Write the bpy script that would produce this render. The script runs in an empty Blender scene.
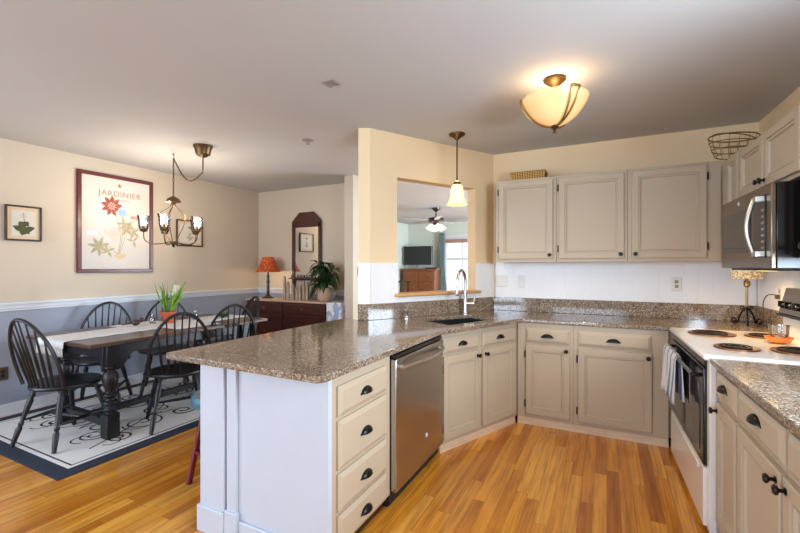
import bpy, bmesh, math, random
from mathutils import Vector, Matrix
random.seed(7)
PI = math.pi
SC = bpy.context.scene
COL = SC.collection
# ------------------------------------------------------------------ camera, world, lights, exposure
YAW = math.radians(26.8)
cam = bpy.data.cameras.new('camera')
cam.lens = 36.0 * 409.0 / 800.0
cam.sensor_width = 36.0
cam.clip_start = 0.05
cam_o = bpy.data.objects.new('camera', cam)
COL.objects.link(cam_o)
cam_o.location = (0, 0, 1.365)
cam_o.rotation_euler = (PI / 2, 0, YAW)
SC.camera = cam_o
SC.view_settings.view_transform = 'Standard'
SC.view_settings.look = 'None'
SC.view_settings.gamma = 1.0
SC.view_settings.exposure = 0.30
SC.view_settings.use_curve_mapping = False
SC.cycles.max_bounces = 8
SC.cycles.diffuse_bounces = 5
SC.cycles.glossy_bounces = 4
SC.cycles.sample_clamp_indirect = 6
SC.cycles.caustics_reflective = False
SC.cycles.caustics_refractive = False

world = bpy.data.worlds.new('sky')
SC.world = world
world.use_nodes = True
wn = world.node_tree
wn.nodes['Background'].inputs[0].default_value = (0.78, 0.88, 1.0, 1)
wn.nodes['Background'].inputs[1].default_value = 2.0

def area_light(name, loc, aim, sx, sy, watts, color):
    l = bpy.data.lights.new(name, 'AREA')
    l.shape = 'RECTANGLE'; l.size = sx; l.size_y = sy
    l.energy = watts; l.color = color
    o = bpy.data.objects.new(name, l)
    COL.objects.link(o)
    o.location = loc
    d = Vector(aim) - Vector(loc)
    o.rotation_euler = d.to_track_quat('-Z', 'Y').to_euler()
    return o

def spot_light(name, loc, watts, color, r=0.04):
    l = bpy.data.lights.new(name, 'SPOT')
    l.energy = watts; l.color = color; l.shadow_soft_size = r; l.spot_size = math.radians(165); l.spot_blend = 1.0
    o = bpy.data.objects.new(name, l); COL.objects.link(o); o.location = loc
    return o

def point_light(name, loc, watts, color, r=0.04):
    l = bpy.data.lights.new(name, 'POINT')
    l.energy = watts; l.color = color; l.shadow_soft_size = r
    o = bpy.data.objects.new(name, l)
    COL.objects.link(o)
    o.location = loc
    return o

COOL = (0.63, 0.80, 1.0)
area_light('daylight_dining_window', (-3.3, -4.5, 1.5), (-3.4, 2.0, 0.5), 2.0, 1.9, 130, COOL)
area_light('daylight_kitchen_window', (-0.5, -4.5, 1.5), (-0.4, 3.0, 0.6), 1.8, 1.7, 34, COOL)
area_light('added_fill_dining_side', (-5.1, -1.1, 1.5), (-1.5, 2.2, 0.2), 1.9, 1.6, 90, COOL)  # unseen fill light, added to brighten the dining side
area_light('added_fill_right', (1.42, 1.15, 1.65), (-1.0, 2.6, 0.3), 1.3, 0.95, 95, (0.70, 0.85, 1.0))  # added fill over the right counter, lights the drawer fronts; no known window
area_light('added_fill_living', (1.28, 7.4, 1.5), (-3.0, 7.4, 1.3), 2.4, 1.8, 400, (0.68, 0.84, 1.0))  # out-of-view fill for the living room, through an added wall opening

# ------------------------------------------------------------------ materials
def lin(c):
    out = []
    for v in c:
        v = v / 255.0
        out.append(v / 12.92 if v <= 0.04045 else ((v + 0.055) / 1.055) ** 2.4)
    return (out[0], out[1], out[2], 1.0)

class NT:
    def __init__(s, name):
        s.m = bpy.data.materials.new(name); s.m.use_nodes = True
        s.t = s.m.node_tree; s.b = s.t.nodes['Principled BSDF']
    def n(s, kind, **kw):
        nd = s.t.nodes.new(kind)
        for k, v in kw.items(): setattr(nd, k, v)
        return nd
    def l(s, a, b): s.t.links.new(a, b)
    def math(s, op, a, b=None, c=None):
        nd = s.n('ShaderNodeMath', operation=op)
        for i, v in enumerate((a, b, c)):
            if v is None: continue
            if isinstance(v, (int, float)): nd.inputs[i].default_value = v
            else: s.l(v, nd.inputs[i])
        return nd.outputs[0]
    def ramp(s, fac, stops, interp='LINEAR'):
        nd = s.n('ShaderNodeValToRGB'); cr = nd.color_ramp; cr.interpolation = interp
        while len(cr.elements) < len(stops): cr.elements.new(0.5)
        for e, (p, c) in zip(cr.elements, stops): e.position = p; e.color = c
        s.l(fac, nd.inputs[0]); return nd.outputs[0]
    def mix(s, fac, a, b, blend='MIX'):
        nd = s.n('ShaderNodeMix', data_type='RGBA', blend_type=blend)
        for i, v in ((0, fac), (6, a), (7, b)):
            if isinstance(v, (int, float, tuple)): nd.inputs[i].default_value = v
            else: s.l(v, nd.inputs[i])
        return nd.outputs[2]
    def coords(s, scale=(1, 1, 1)):
        tc = s.n('ShaderNodeTexCoord'); mp = s.n('ShaderNodeMapping')
        mp.inputs['Scale'].default_value = scale
        s.l(tc.outputs['Object'], mp.inputs[0]); return mp.outputs[0]
    def noise(s, vec, scale, detail=3, rough=0.5):
        nd = s.n('ShaderNodeTexNoise'); nd.inputs['Scale'].default_value = scale
        nd.inputs['Detail'].default_value = detail; nd.inputs['Roughness'].default_value = rough
        s.l(vec, nd.inputs['Vector']); return nd.outputs[0]
    def bump(s, h, strength, dist=0.01):
        nd = s.n('ShaderNodeBump'); nd.inputs['Strength'].default_value = strength
        nd.inputs['Distance'].default_value = dist
        s.l(h, nd.inputs['Height']); s.l(nd.outputs[0], s.b.inputs['Normal'])

def plain(name, rgb, rough=0.5, metal=0.0, var=0.06, vscale=6.0, bump=0.0, bscale=60.0, stretch=(1, 1, 1), spec=0.5, coat=0.0):
    k = NT(name); v = k.coords(stretch)
    c = lin(rgb)
    lo = tuple(x * (1 - var) for x in c[:3]) + (1,); hi = tuple(min(1, x * (1 + var)) for x in c[:3]) + (1,)
    k.l(k.ramp(k.noise(v, vscale), [(0.3, lo), (0.7, hi)]), k.b.inputs['Base Color'])
    k.b.inputs['Roughness'].default_value = rough; k.b.inputs['Metallic'].default_value = metal
    k.b.inputs['Specular IOR Level'].default_value = spec
    k.b.inputs['Coat Weight'].default_value = coat; k.b.inputs['Coat Roughness'].default_value = 0.08
    if bump: k.bump(k.noise(v, bscale), bump, 0.004)
    return k.m

def wood(name, dark, light, rough=0.35, scale=6.0, axis='X', coat=0.0, mid=0.5):
    k = NT(name)
    st = {'X': (1, 9, 9), 'Y': (9, 1, 9), 'Z': (9, 9, 1)}[axis]
    v = k.coords(st)
    n = k.noise(v, scale, 6, 0.65)
    k.l(k.ramp(n, [(0.30, lin(dark)), (mid + 0.2, lin(light))]), k.b.inputs['Base Color'])
    k.b.inputs['Roughness'].default_value = rough
    k.b.inputs['Coat Weight'].default_value = coat; k.b.inputs['Coat Roughness'].default_value = 0.1
    k.bump(n, 0.08, 0.002)
    return k.m

def granite():
    k = NT('speckled_granite'); v = k.coords()
    def vor(scale):
        nd = k.n('ShaderNodeTexVoronoi'); nd.inputs['Scale'].default_value = scale
        k.l(v, nd.inputs['Vector'])
        sp = k.n('ShaderNodeSeparateColor'); k.l(nd.outputs['Color'], sp.inputs[0]); return sp.outputs[0]
    a = k.ramp(vor(150), [(0.0, lin((66, 55, 50))), (0.16, lin((116, 98, 84))), (0.45, lin((150, 130, 112))),
                          (0.68, lin((172, 154, 134))), (0.86, lin((206, 194, 176))), (0.97, lin((230, 224, 212)))], 'CONSTANT')
    b = k.ramp(vor(330), [(0.0, lin((62, 52, 48))), (0.35, lin((128, 108, 90))), (0.8, lin((176, 160, 140)))], 'CONSTANT')
    c = k.mix(0.42, a, b)
    big = k.ramp(k.noise(v, 3.0), [(0.35, (0.82, 0.82, 0.82, 1)), (0.7, (1.08, 1.04, 1.0, 1))])
    k.l(k.mix(1.0, c, big, 'MULTIPLY'), k.b.inputs['Base Color'])
    k.b.inputs['Roughness'].default_value = 0.09
    k.b.inputs['Specular IOR Level'].default_value = 0.75
    return k.m

def oak_floor():
    k = NT('oak_strip_floor')
    tc = k.n('ShaderNodeTexCoord'); sp = k.n('ShaderNodeSeparateXYZ'); k.l(tc.outputs['Object'], sp.inputs[0])
    X, Y = sp.outputs[0], sp.outputs[1]
    W = 0.07
    xs = k.math('DIVIDE', X, W); row = k.math('FLOOR', xs); fx = k.math('FRACT', xs)
    wn1 = k.n('ShaderNodeTexWhiteNoise', noise_dimensions='1D'); k.l(row, wn1.inputs['W'])
    ys = k.math('ADD', k.math('DIVIDE', Y, 1.05), k.math('MULTIPLY', wn1.outputs[0], 7.0))
    colm = k.math('FLOOR', ys); fy = k.math('FRACT', ys)
    cv = k.n('ShaderNodeCombineXYZ'); k.l(row, cv.inputs[0]); k.l(colm, cv.inputs[1])
    wn2 = k.n('ShaderNodeTexWhiteNoise', noise_dimensions='2D'); k.l(cv.outputs[0], wn2.inputs['Vector'])
    pid = wn2.outputs[0]
    base = k.ramp(pid, [(0.0, lin((178, 108, 30))), (0.3, lin((206, 136, 44))), (0.55, lin((218, 150, 54))), (0.8, lin((228, 166, 70))), (1.0, lin((190, 116, 34)))])
    gv = k.n('ShaderNodeCombineXYZ')
    k.l(k.math('MULTIPLY', X, 34.0), gv.inputs[0])
    k.l(k.math('ADD', k.math('MULTIPLY', Y, 2.2), k.math('MULTIPLY', pid, 37.0)), gv.inputs[1])
    k.l(k.math('MULTIPLY', pid, 11.0), gv.inputs[2])
    g = k.noise(gv.outputs[0], 1.0, 5, 0.6)
    wv = k.n('ShaderNodeTexWave', wave_type='RINGS', rings_direction='Y')
    wv.inputs['Scale'].default_value = 0.55; wv.inputs['Distortion'].default_value = 4.0; wv.inputs['Detail'].default_value = 3
    k.l(gv.outputs[0], wv.inputs['Vector'])
    gr = k.ramp(g, [(0.34, (0.56, 0.46, 0.36, 1)), (0.58, (1.08, 1.06, 1.02, 1))])
    c = k.mix(0.75, base, gr, 'MULTIPLY')
    wr = k.ramp(wv.outputs[0], [(0.0, (0.80, 0.72, 0.62, 1)), (0.35, (1, 1, 1, 1))])
    c = k.mix(0.6, c, wr, 'MULTIPLY')
    gap = k.math('MAXIMUM', k.math('LESS_THAN', fx, 0.022), k.math('LESS_THAN', fy, 0.0022))
    c = k.mix(k.math('MULTIPLY', gap, 0.7), c, lin((92, 46, 18)))
    k.l(c, k.b.inputs['Base Color'])
    k.b.inputs['Roughness'].default_value = 0.2
    k.b.inputs['Coat Weight'].default_value = 0.35; k.b.inputs['Coat Roughness'].default_value = 0.12
    k.bump(k.math('SUBTRACT', g, gap), 0.06, 0.002)
    return k.m

def emit(name, rgb, strength, mixc=None, rough=0.3):
    k = NT(name)
    k.b.inputs['Base Color'].default_value = lin(mixc or rgb)
    k.b.inputs['Roughness'].default_value = rough
    v = k.coords()
    k.l(k.ramp(k.noise(v, 14.0), [(0.3, tuple(x * 0.86 for x in lin(rgb)[:3]) + (1,)), (0.7, lin(rgb))]), k.b.inputs['Emission Color'])
    k.b.inputs['Emission Strength'].default_value = strength
    return k.m

def glass(name, rgb=(255, 255, 255), alpha_like=0.85, rough=0.02):
    k = NT(name)
    tr = k.n('ShaderNodeBsdfTransparent'); tr.inputs[0].default_value = lin(rgb)
    gl = k.n('ShaderNodeBsdfGlossy'); gl.inputs['Roughness'].default_value = rough
    fr = k.n('ShaderNodeFresnel'); fr.inputs[0].default_value = 1.5
    f2 = k.math('ADD', k.math('MULTIPLY', fr.outputs[0], 1.0), (1 - alpha_like) * 0.35)
    mx = k.n('ShaderNodeMixShader'); k.l(f2, mx.inputs[0]); k.l(tr.outputs[0], mx.inputs[1]); k.l(gl.outputs[0], mx.inputs[2])
    k.l(mx.outputs[0], k.t.nodes['Material Output'].inputs[0])
    return k.m

M = {}
M['cab'] = plain('greige_cabinet_paint', (182, 165, 142), 0.42, var=0.02, vscale=3)
M['trimwhite'] = plain('white_trim_paint', (214, 216, 222), 0.4, var=0.015)
M['panelwhite_dimmed'] = plain('dimmed_trim_white', (190, 197, 209), 0.4, var=0.015)  # trim white, darkened in colour to offset strong daylight on the panel
M['bead'] = plain('white_beadboard_paint', (236, 234, 234), 0.35, var=0.015)
M['tanwall'] = plain('warm_tan_wall_paint', (226, 200, 162), 0.75, var=0.03, vscale=1.2)
M['greigewall'] = plain('beige_dining_wall_paint', (196, 182, 164), 0.75, var=0.03, vscale=1.2)
M['bluewall'] = plain('blue_grey_wall_paint', (148, 155, 171), 0.7, var=0.03, vscale=1.5)
M['greenwall'] = plain('pale_green_wall_paint', (206, 212, 200), 0.75, var=0.02)
M['ceiling'] = plain('ceiling_paint', (190, 190, 192), 0.85, var=0.02, vscale=1.0)
M['granite'] = granite()
M['floor'] = oak_floor()
M['steel'] = plain('brushed_stainless_steel', (190, 188, 186), 0.24, 1.0, var=0.05, vscale=10, bump=0.03, bscale=30, stretch=(1, 1, 40))
M['chrome'] = plain('brushed_nickel', (196, 194, 190), 0.3, 1.0, var=0.03)
M['blackmetal'] = plain('oil_rubbed_black_metal', (30, 26, 25), 0.32, 0.6, var=0.1)
M['bronze'] = plain('antique_bronze', (96, 74, 48), 0.38, 0.85, var=0.2, vscale=30)
M['brass'] = plain('aged_brass', (156, 128, 82), 0.32, 0.9, var=0.12, vscale=30)
M['black'] = plain('black_gloss_plastic', (16, 16, 18), 0.15, var=0.05)
M['blackmatte'] = plain('black_matte', (22, 22, 24), 0.6, var=0.05)
M['enamel'] = plain('white_appliance_enamel', (236, 232, 228), 0.16, var=0.01, coat=0.4)
M['coil'] = plain('burner_coil_iron', (40, 30, 26), 0.45, 0.5, var=0.2, vscale=30)
M['drip'] = plain('burnt_drip_pan', (122, 78, 48), 0.35, 0.6, var=0.3, vscale=20)
M['blackwood'] = wood('black_painted_wood', (12, 12, 16), (24, 21, 25), 0.4)
M['tabletop'] = wood('dark_stained_table_top', (58, 40, 32), (92, 68, 54), 0.3, axis='Y', coat=0.2)
M['espresso'] = wood('espresso_wood', (34, 20, 16), (62, 36, 26), 0.32, axis='Z', coat=0.2)
M['mahogany'] = wood('red_mahogany', (44, 20, 14), (86, 38, 26), 0.35, axis='X')
M['sidetop'] = wood('worn_sideboard_top', (176, 140, 112), (212, 184, 158), 0.3, axis='X')
M['redframe'] = wood('dark_red_frame_wood', (72, 20, 14), (104, 34, 24), 0.3, axis='Z')
M['blackframe'] = wood('dark_brown_frame_wood', (40, 28, 26), (66, 46, 40), 0.35, axis='Z')
M['oaksill'] = wood('oak_sill', (190, 132, 74), (222, 172, 110), 0.35, axis='X')
M['palewood'] = wood('pale_toe_kick_wood', (206, 178, 146), (228, 206, 178), 0.5, axis='X')
M['chest'] = wood('honey_brown_chest_wood', (92, 48, 24), (156, 92, 48), 0.4, axis='X')
M['driftwood'] = wood('weathered_wood', (128, 104, 88), (196, 176, 156), 0.8, axis='Z')
M['paper'] = plain('cream_print_paper', (204, 197, 190), 0.6, var=0.02)
M['mat'] = plain('tan_picture_mat', (206, 184, 152), 0.7, var=0.02)
M['linen'] = plain('white_linen', (226, 224, 224), 0.85, var=0.05, vscale=40, bump=0.2, bscale=300)
M['towel'] = None
M['navy'] = plain('navy_rug_border', (38, 44, 60), 0.95, var=0.12, vscale=90, bump=0.3, bscale=500)
M['cream'] = plain('cream_rug_wool', (228, 224, 220), 0.95, var=0.06, vscale=90, bump=0.3, bscale=500)
M['rugblack'] = plain('black_rug_wool', (28, 28, 34), 0.95, var=0.1, vscale=90)
M['terracotta'] = plain('terracotta', (176, 78, 44), 0.6, var=0.1, vscale=20)
M['soil'] = plain('soil', (50, 36, 26), 0.9, var=0.3, vscale=60)
M['leafbright'] = plain('fresh_green_leaf', (118, 158, 48), 0.4, var=0.3, vscale=18)
M['leafdark'] = plain('dark_green_leaf', (34, 62, 26), 0.35, var=0.4, vscale=14)
M['petal'] = plain('pale_petal', (228, 222, 196), 0.6)
M['tanpot'] = plain('tan_stone_pot', (186, 156, 132), 0.6, var=0.12, vscale=20)
M['wicker'] = None
M['teal'] = plain('teal_seat_vinyl', (50, 92, 112), 0.45)
M['maroon'] = wood('maroon_painted_wood', (88, 18, 28), (128, 32, 42), 0.3, axis='Z')
M['redflower'] = plain('brick_red_ink', (150, 80, 56), 0.7, var=0.15, vscale=40)
M['blueflower'] = plain('pale_blue_ink', (150, 176, 202), 0.7, var=0.15, vscale=40)
M['pinkflower'] = plain('rose_ink', (196, 132, 124), 0.7)
M['leafink'] = plain('olive_leaf_ink', (166, 158, 128), 0.7, var=0.2, vscale=40)
M['leafinkdark'] = plain('dark_leaf_ink', (66, 72, 30), 0.7, var=0.3, vscale=40)
M['palegreyink'] = plain('pale_grey_ink', (196, 190, 180), 0.7)
M['letterink'] = plain('faded_tan_ink', (168, 122, 96), 0.7)
M['bulb'] = emit('glowing_bulb', (255, 226, 180), 2.5)
M['bowlglass'] = emit('lit_alabaster_glass', (255, 190, 112), 0.42, (214, 184, 138))
M['pendglass'] = emit('lit_pendant_glass', (255, 224, 140), 0.95, (250, 232, 190))
M['fanglass'] = emit('lit_fan_glass', (255, 240, 214), 1.6, (240, 234, 220))
M['clearglass'] = glass('clear_glass', (250, 250, 250), 0.6)
M['pane'] = glass('window_glass', (252, 254, 255), 1.0)
M['amberglass'] = plain('amber_glass_dish', (232, 138, 60), 0.1, var=0.05)
M['mirror'] = plain('mirror_silver', (232, 232, 232), 0.02, 1.0, var=0.0)
M['screen'] = plain('tv_screen', (20, 16, 16), 0.12, var=0.05)
M['ovenglass'] = plain('dark_oven_glass', (42, 36, 34), 0.06, var=0.05, spec=0.8)
M['mwglass'] = plain('brown_microwave_glass', (46, 37, 31), 0.10, 0.0, var=0.05)
M['mwsteel'] = plain('warm_stainless_steel', (128, 112, 96), 0.26, 1.0, var=0.05, bump=0.02, stretch=(40, 1, 1))
M['plate'] = plain('ivory_switch_plastic', (226, 222, 214), 0.35, var=0.01)
M['platedark'] = plain('brown_outlet_plate', (96, 74, 58), 0.35, 0.3)
M['cord'] = plain('dark_cord', (84, 60, 48), 0.5)
M['ivoryshade'] = None
M['sink'] = plain('black_composite_sink', (26, 26, 30), 0.35, var=0.1, vscale=60)
M['fanblade_reflect'] = plain('fan_blade_with_reflection', (176, 180, 186), 0.4)  # blades coloured pale, with their bluish reflection put into the paint
M['curtain'] = plain('grey_green_curtain', (134, 152, 152), 0.9, var=0.08)
M['blind'] = plain('brown_window_blind', (168, 132, 112), 0.7)
M['ventmetal'] = plain('grey_vent_metal', (150, 140, 132), 0.6, var=0.15, vscale=40)

def striped(name, base, stripe, axis, freq, width, rough=0.85, emission=0.0):
    k = NT(name); tc = k.n('ShaderNodeTexCoord'); sp = k.n('ShaderNodeSeparateXYZ')
    k.l(tc.outputs['Object'], sp.inputs[0])
    f = k.math('FRACT', k.math('MULTIPLY', sp.outputs[axis], freq))
    s = k.math('LESS_THAN', f, width)
    k.l(k.mix(s, lin(base), lin(stripe)), k.b.inputs['Base Color'])
    k.b.inputs['Roughness'].default_value = rough
    return k.m
M['towel'] = striped('blue_striped_towel', (214, 216, 222), (112, 136, 172), 0, 8.0, 0.24)

def wicker():
    k = NT('golden_wicker'); v = k.coords()
    w = k.n('ShaderNodeTexWave', bands_direction='X'); w.inputs['Scale'].default_value = 14
    w.inputs['Distortion'].default_value = 1.5; k.l(v, w.inputs['Vector'])
    w2 = k.n('ShaderNodeTexWave', bands_direction='Z'); w2.inputs['Scale'].default_value = 22; k.l(v, w2.inputs['Vector'])
    h = k.math('MULTIPLY', w.outputs[0], w2.outputs[0])
    k.l(k.ramp(h, [(0.0, lin((92, 56, 18))), (0.35, lin((206, 158, 76)))]), k.b.inputs['Base Color'])
    k.b.inputs['Roughness'].default_value = 0.6; k.bump(h, 0.5, 0.004)
    return k.m
M['wicker'] = wicker()

def mottled(name, a, b, scale, emission=0.0, rough=0.6, lo=0.47, hi=0.53):
    k = NT(name); v = k.coords()
    c = k.ramp(k.noise(v, scale, 2), [(lo, lin(a)), (hi, lin(b))])
    k.l(c, k.b.inputs['Base Color']); k.b.inputs['Roughness'].default_value = rough
    if emission:
        k.l(c, k.b.inputs['Emission Color']); k.b.inputs['Emission Strength'].default_value = emission
    return k.m
M['ivoryshade'] = mottled('mottled_ivory_shade', (232, 212, 168), (186, 150, 104), 55, 0.25)
M['redshade'] = mottled('orange_red_lampshade', (188, 84, 38), (150, 58, 26), 30, 0.12)
M['floral'] = mottled('blue_white_floral_paint', (150, 168, 200), (222, 224, 228), 9, 0, 0.6)
M['plaid'] = mottled('olive_glass', (120, 100, 70), (70, 90, 60), 30)

# ------------------------------------------------------------------ mesh helpers
class MB:
    def __init__(s): s.v = []; s.f = []; s.mi = []; s.cur = 0
    def add(s, vs, fs, T=None):
        k = len(s.v)
        s.v += [tuple(T @ Vector(p)) if T else tuple(p) for p in vs]
        s.f += [tuple(i + k for i in f) for f in fs]; s.mi += [s.cur] * len(fs)
        return s
    def box(s, x0, x1, y0, y1, z0, z1, T=None):
        v = [(x, y, z) for z in (z0, z1) for y in (y0, y1) for x in (x0, x1)]
        return s.add(v, [(0, 2, 3, 1), (4, 5, 7, 6), (0, 1, 5, 4), (1, 3, 7, 5), (3, 2, 6, 7), (2, 0, 4, 6)], T)
    def prism(s, poly, z0, z1, T=None):
        n = len(poly)
        v = [(x, y, z0) for x, y in poly] + [(x, y, z1) for x, y in poly]
        f = [tuple(range(n - 1, -1, -1)), tuple(range(n, 2 * n))] + [(i, (i + 1) % n, n + (i + 1) % n, n + i) for i in range(n)]
        return s.add(v, f, T)
    def lathe(s, prof, c=(0, 0, 0), seg=20, T=None, sx=1.0, sy=1.0):
        n = len(prof); v = []; f = []
        for r, z in prof:
            for j in range(seg):
                a = 2 * PI * j / seg
                v.append((c[0] + r * sx * math.cos(a), c[1] + r * sy * math.sin(a), c[2] + z))
        for i in range(n - 1):
            for j in range(seg):
                k = (j + 1) % seg
                f.append((i * seg + j, i * seg + k, (i + 1) * seg + k, (i + 1) * seg + j))
        if prof[0][0] > 1e-5: f.append(tuple(range(seg - 1, -1, -1)))
        if prof[-1][0] > 1e-5: f.append(tuple((n - 1) * seg + j for j in range(seg)))
        return s.add(v, f, T)
    def tube(s, pts, r, seg=8, closed=False, T=None, flat=1.0):
        P = [Vector(p) for p in pts]; n = len(P)
        R = r if isinstance(r, (list, tuple)) else [r] * n
        v = []; f = []; up = None
        for i in range(n):
            if closed: d = P[(i + 1) % n] - P[i - 1]
            else: d = P[min(i + 1, n - 1)] - P[max(i - 1, 0)]
            d.normalize()
            if up is None:
                up = Vector((0, 0, 1)) if abs(d.z) < 0.9 else Vector((1, 0, 0))
            x = d.cross(up)
            if x.length < 1e-4: x = d.cross(Vector((0, 1, 0)))
            x.normalize(); y = x.cross(d).normalized(); up = y
            for j in range(seg):
                a = 2 * PI * j / seg
                v.append(tuple(P[i] + x * (R[i] * math.cos(a)) + y * (R[i] * flat * math.sin(a))))
        m = n if closed else n - 1
        for i in range(m):
            q = (i + 1) % n
            for j in range(seg):
                k = (j + 1) % seg
                f.append((i * seg + j, i * seg + k, q * seg + k, q * seg + j))
        if not closed:
            f.append(tuple(range(seg - 1, -1, -1))); f.append(tuple((n - 1) * seg + j for j in range(seg)))
        return s.add(v, f, T)
    def rings(s, x0, x1, z0, z1, rg, T=None):
        # nested rectangles in the xz plane, facing -y: rg = [(inset, y), ...], closed by a last face
        v = []; f = []
        for ins, y in rg:
            v += [(x0 + ins, y, z0 + ins), (x1 - ins, y, z0 + ins), (x1 - ins, y, z1 - ins), (x0 + ins, y, z1 - ins)]
        f.append((3, 2, 1, 0))
        for i in range(len(rg) - 1):
            for j in range(4):
                k = (j + 1) % 4
                f.append((i * 4 + j, i * 4 + k, i * 4 + 4 + k, i * 4 + 4 + j))
        b = (len(rg) - 1) * 4
        f.append((b, b + 1, b + 2, b + 3))
        return s.add(v, f, T)
    def sphere(s, c, r, seg=14, sz=1.0, T=None):
        n = 9
        prof = [(r * math.sin(PI * i / n), -r * sz * math.cos(PI * i / n)) for i in range(n + 1)]
        prof[0] = (0.00002, prof[0][1]); prof[-1] = (0.00002, prof[-1][1])
        return s.lathe(prof, c, seg, T)
    def build(s, name, mats, parent=None, bevel=0.0, smooth=40, loc=None, rz=0.0, solid=0.0, segs=2):
        me = bpy.data.meshes.new(name)
        me.from_pydata(s.v, [], s.f)
        if not isinstance(mats, (list, tuple)): mats = [mats]
        for m in mats: me.materials.append(m)
        if len(mats) > 1: me.polygons.foreach_set('material_index', s.mi)
        bm = bmesh.new(); bm.from_mesh(me)
        bmesh.ops.recalc_face_normals(bm, faces=bm.faces)
        bm.to_mesh(me); bm.free()
        me.update()
        if smooth:
            me.polygons.foreach_set('use_smooth', [True] * len(me.polygons))
            me.set_sharp_from_angle(angle=math.radians(smooth))
        o = bpy.data.objects.new(name, me); COL.objects.link(o)
        if parent: o.parent = parent
        if loc: o.location = loc
        if rz: o.rotation_euler = (0, 0, rz)
        if bevel:
            b = o.modifiers.new('bevel', 'BEVEL'); b.width = bevel; b.segments = segs; b.limit_method = 'ANGLE'
            b.angle_limit = math.radians(35)
        if solid:
            b = o.modifiers.new('thickness', 'SOLIDIFY'); b.thickness = solid; b.offset = 0
        return o

def thing(name, label, cat, loc=(0, 0, 0), rz=0.0, group=None):
    o = bpy.data.objects.new(name, None); COL.objects.link(o)
    o.empty_display_size = 0.05
    o.location = loc; o.rotation_euler = (0, 0, rz)
    o['label'] = label; o['category'] = cat
    if group: o['group'] = group
    return o
def tag(o, label, cat, group=None):
    o['label'] = label; o['category'] = cat
    if group: o['group'] = group
    return o
def struct(o):
    o['kind'] = 'structure'; return o
def copy_tree(o, parent=None):
    c = o.copy(); COL.objects.link(c)
    if parent: c.parent = parent
    for ch in list(o.children): copy_tree(ch, c)
    return c
def Tm(loc=(0, 0, 0), rx=0, ry=0, rz=0):
    return Matrix.Translation(loc) @ Matrix.Rotation(rz, 4, 'Z') @ Matrix.Rotation(ry, 4, 'Y') @ Matrix.Rotation(rx, 4, 'X')

# ------------------------------------------------------------------ layout frames
H = 2.53
XL = -4.9            # left wall
YD = 4.75            # far dining wall
YB = 4.25            # kitchen back wall
W0 = (-1.776, 2.957); WD = (0.487, 0.873); WRZ = math.atan2(WD[1], WD[0])     # slanted sink wall
C0 = (1.095, 4.25); RRZ = math.radians(-88.5)                               # right hand run, from the corner towards the viewer
def RP(u, v):  # world xy of a point u along the right wall, v out from it
    return (C0[0] + u * math.cos(RRZ) + v * math.sin(RRZ), C0[1] + u * math.sin(RRZ) - v * math.cos(RRZ))
PS = (-1.075, 2.79); QS = (-0.70, 3.64)
SRZ = math.atan2(QS[1] - PS[1], QS[0] - PS[0]); SL = math.hypot(QS[0] - PS[0], QS[1] - PS[1])

# ------------------------------------------------------------------ room shell
struct(MB().box(-5.05, 1.65, -4.4, 10.4, -0.12, 0).build('floor', M['floor'], smooth=0))
struct(MB().box(-5.05, 1.65, -4.4, 10.4, H, H + 0.12).build('ceiling', M['ceiling'], smooth=0))
def two_tone(name, boxes, upper, lower):
    m = MB()
    for (x0, x1, y0, y1) in boxes:
        m.cur = 1; m.box(x0, x1, y0, y1, 0, 1.0)
        m.cur = 0; m.box(x0, x1, y0, y1, 1.0, H)
    return struct(m.build(name, [upper, lower], smooth=0))
m = MB()                                    # left wall, with an opening added for the unseen side fill light
for y0, y1 in ((-4.25, -2.05), (-0.15, YD)):
    m.cur = 1; m.box(XL - 0.12, XL, y0, y1, 0, 1.0); m.cur = 0; m.box(XL - 0.12, XL, y0, y1, 1.0, H)
m.cur = 1; m.box(XL - 0.12, XL, -2.05, -0.15, 0, 0.65); m.cur = 0; m.box(XL - 0.12, XL, -2.05, -0.15, 2.3, H)
struct(m.build('wall_left', [M['greigewall'], M['bluewall']], smooth=0))
two_tone('wall_dining', [(XL - 0.12, -2.87, YD, YD + 0.12)], M['greigewall'], M['bluewall'])
struct(MB().box(-3.0, -2.87, 4.36, YD, 0, H).build('wall_passage', M['greigewall'], smooth=0))
struct(MB().box(XL - 0.12, XL, YD + 0.12, 10.2, 0, H).build('wall_living_left', M['greenwall'], smooth=0))
m = MB()                                    # far living wall with the window opening
wx0, wx1, wz0, wz1 = -3.84, -2.1, 0.35, 2.12
m.box(XL - 0.12, wx0, 10.2, 10.32, 0, H); m.box(wx1, 1.3, 10.2, 10.32, 0, H)
m.box(wx0, wx1, 10.2, 10.32, 0, wz0); m.box(wx0, wx1, 10.2, 10.32, wz1, H)
struct(m.build('wall_living_far', M['greenwall'], smooth=0))
m = MB(); m.box(1.18, 1.3, 4.37, 6.2, 0, H); m.box(1.18, 1.3, 8.6, 10.2, 0, H); m.box(1.18, 1.3, 6.2, 8.6, 0, 0.6); m.box(1.18, 1.3, 6.2, 8.6, 2.2, H)  # opening added here to let the unseen living room fill in
struct(m.build('wall_living_right', M['greenwall'], smooth=0))
struct(MB().box(-1.12, 1.3, YB, YB + 0.12, 0, H).build('wall_back', M['tanwall'], smooth=0))
m = MB()  # right wall, with an opening added for the fill light
for u0, u1, z0, z1 in ((0, 2.42, 0, H), (3.82, 8.5, 0, H), (2.42, 3.82, 0, 1.12), (2.42, 3.82, 2.18, H)):
    m.prism([RP(u0, 0), RP(u1, 0), RP(u1, -0.12), RP(u0, -0.12)], z0, z1)
struct(m.build('wall_right', M['tanwall'], smooth=0))
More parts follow.
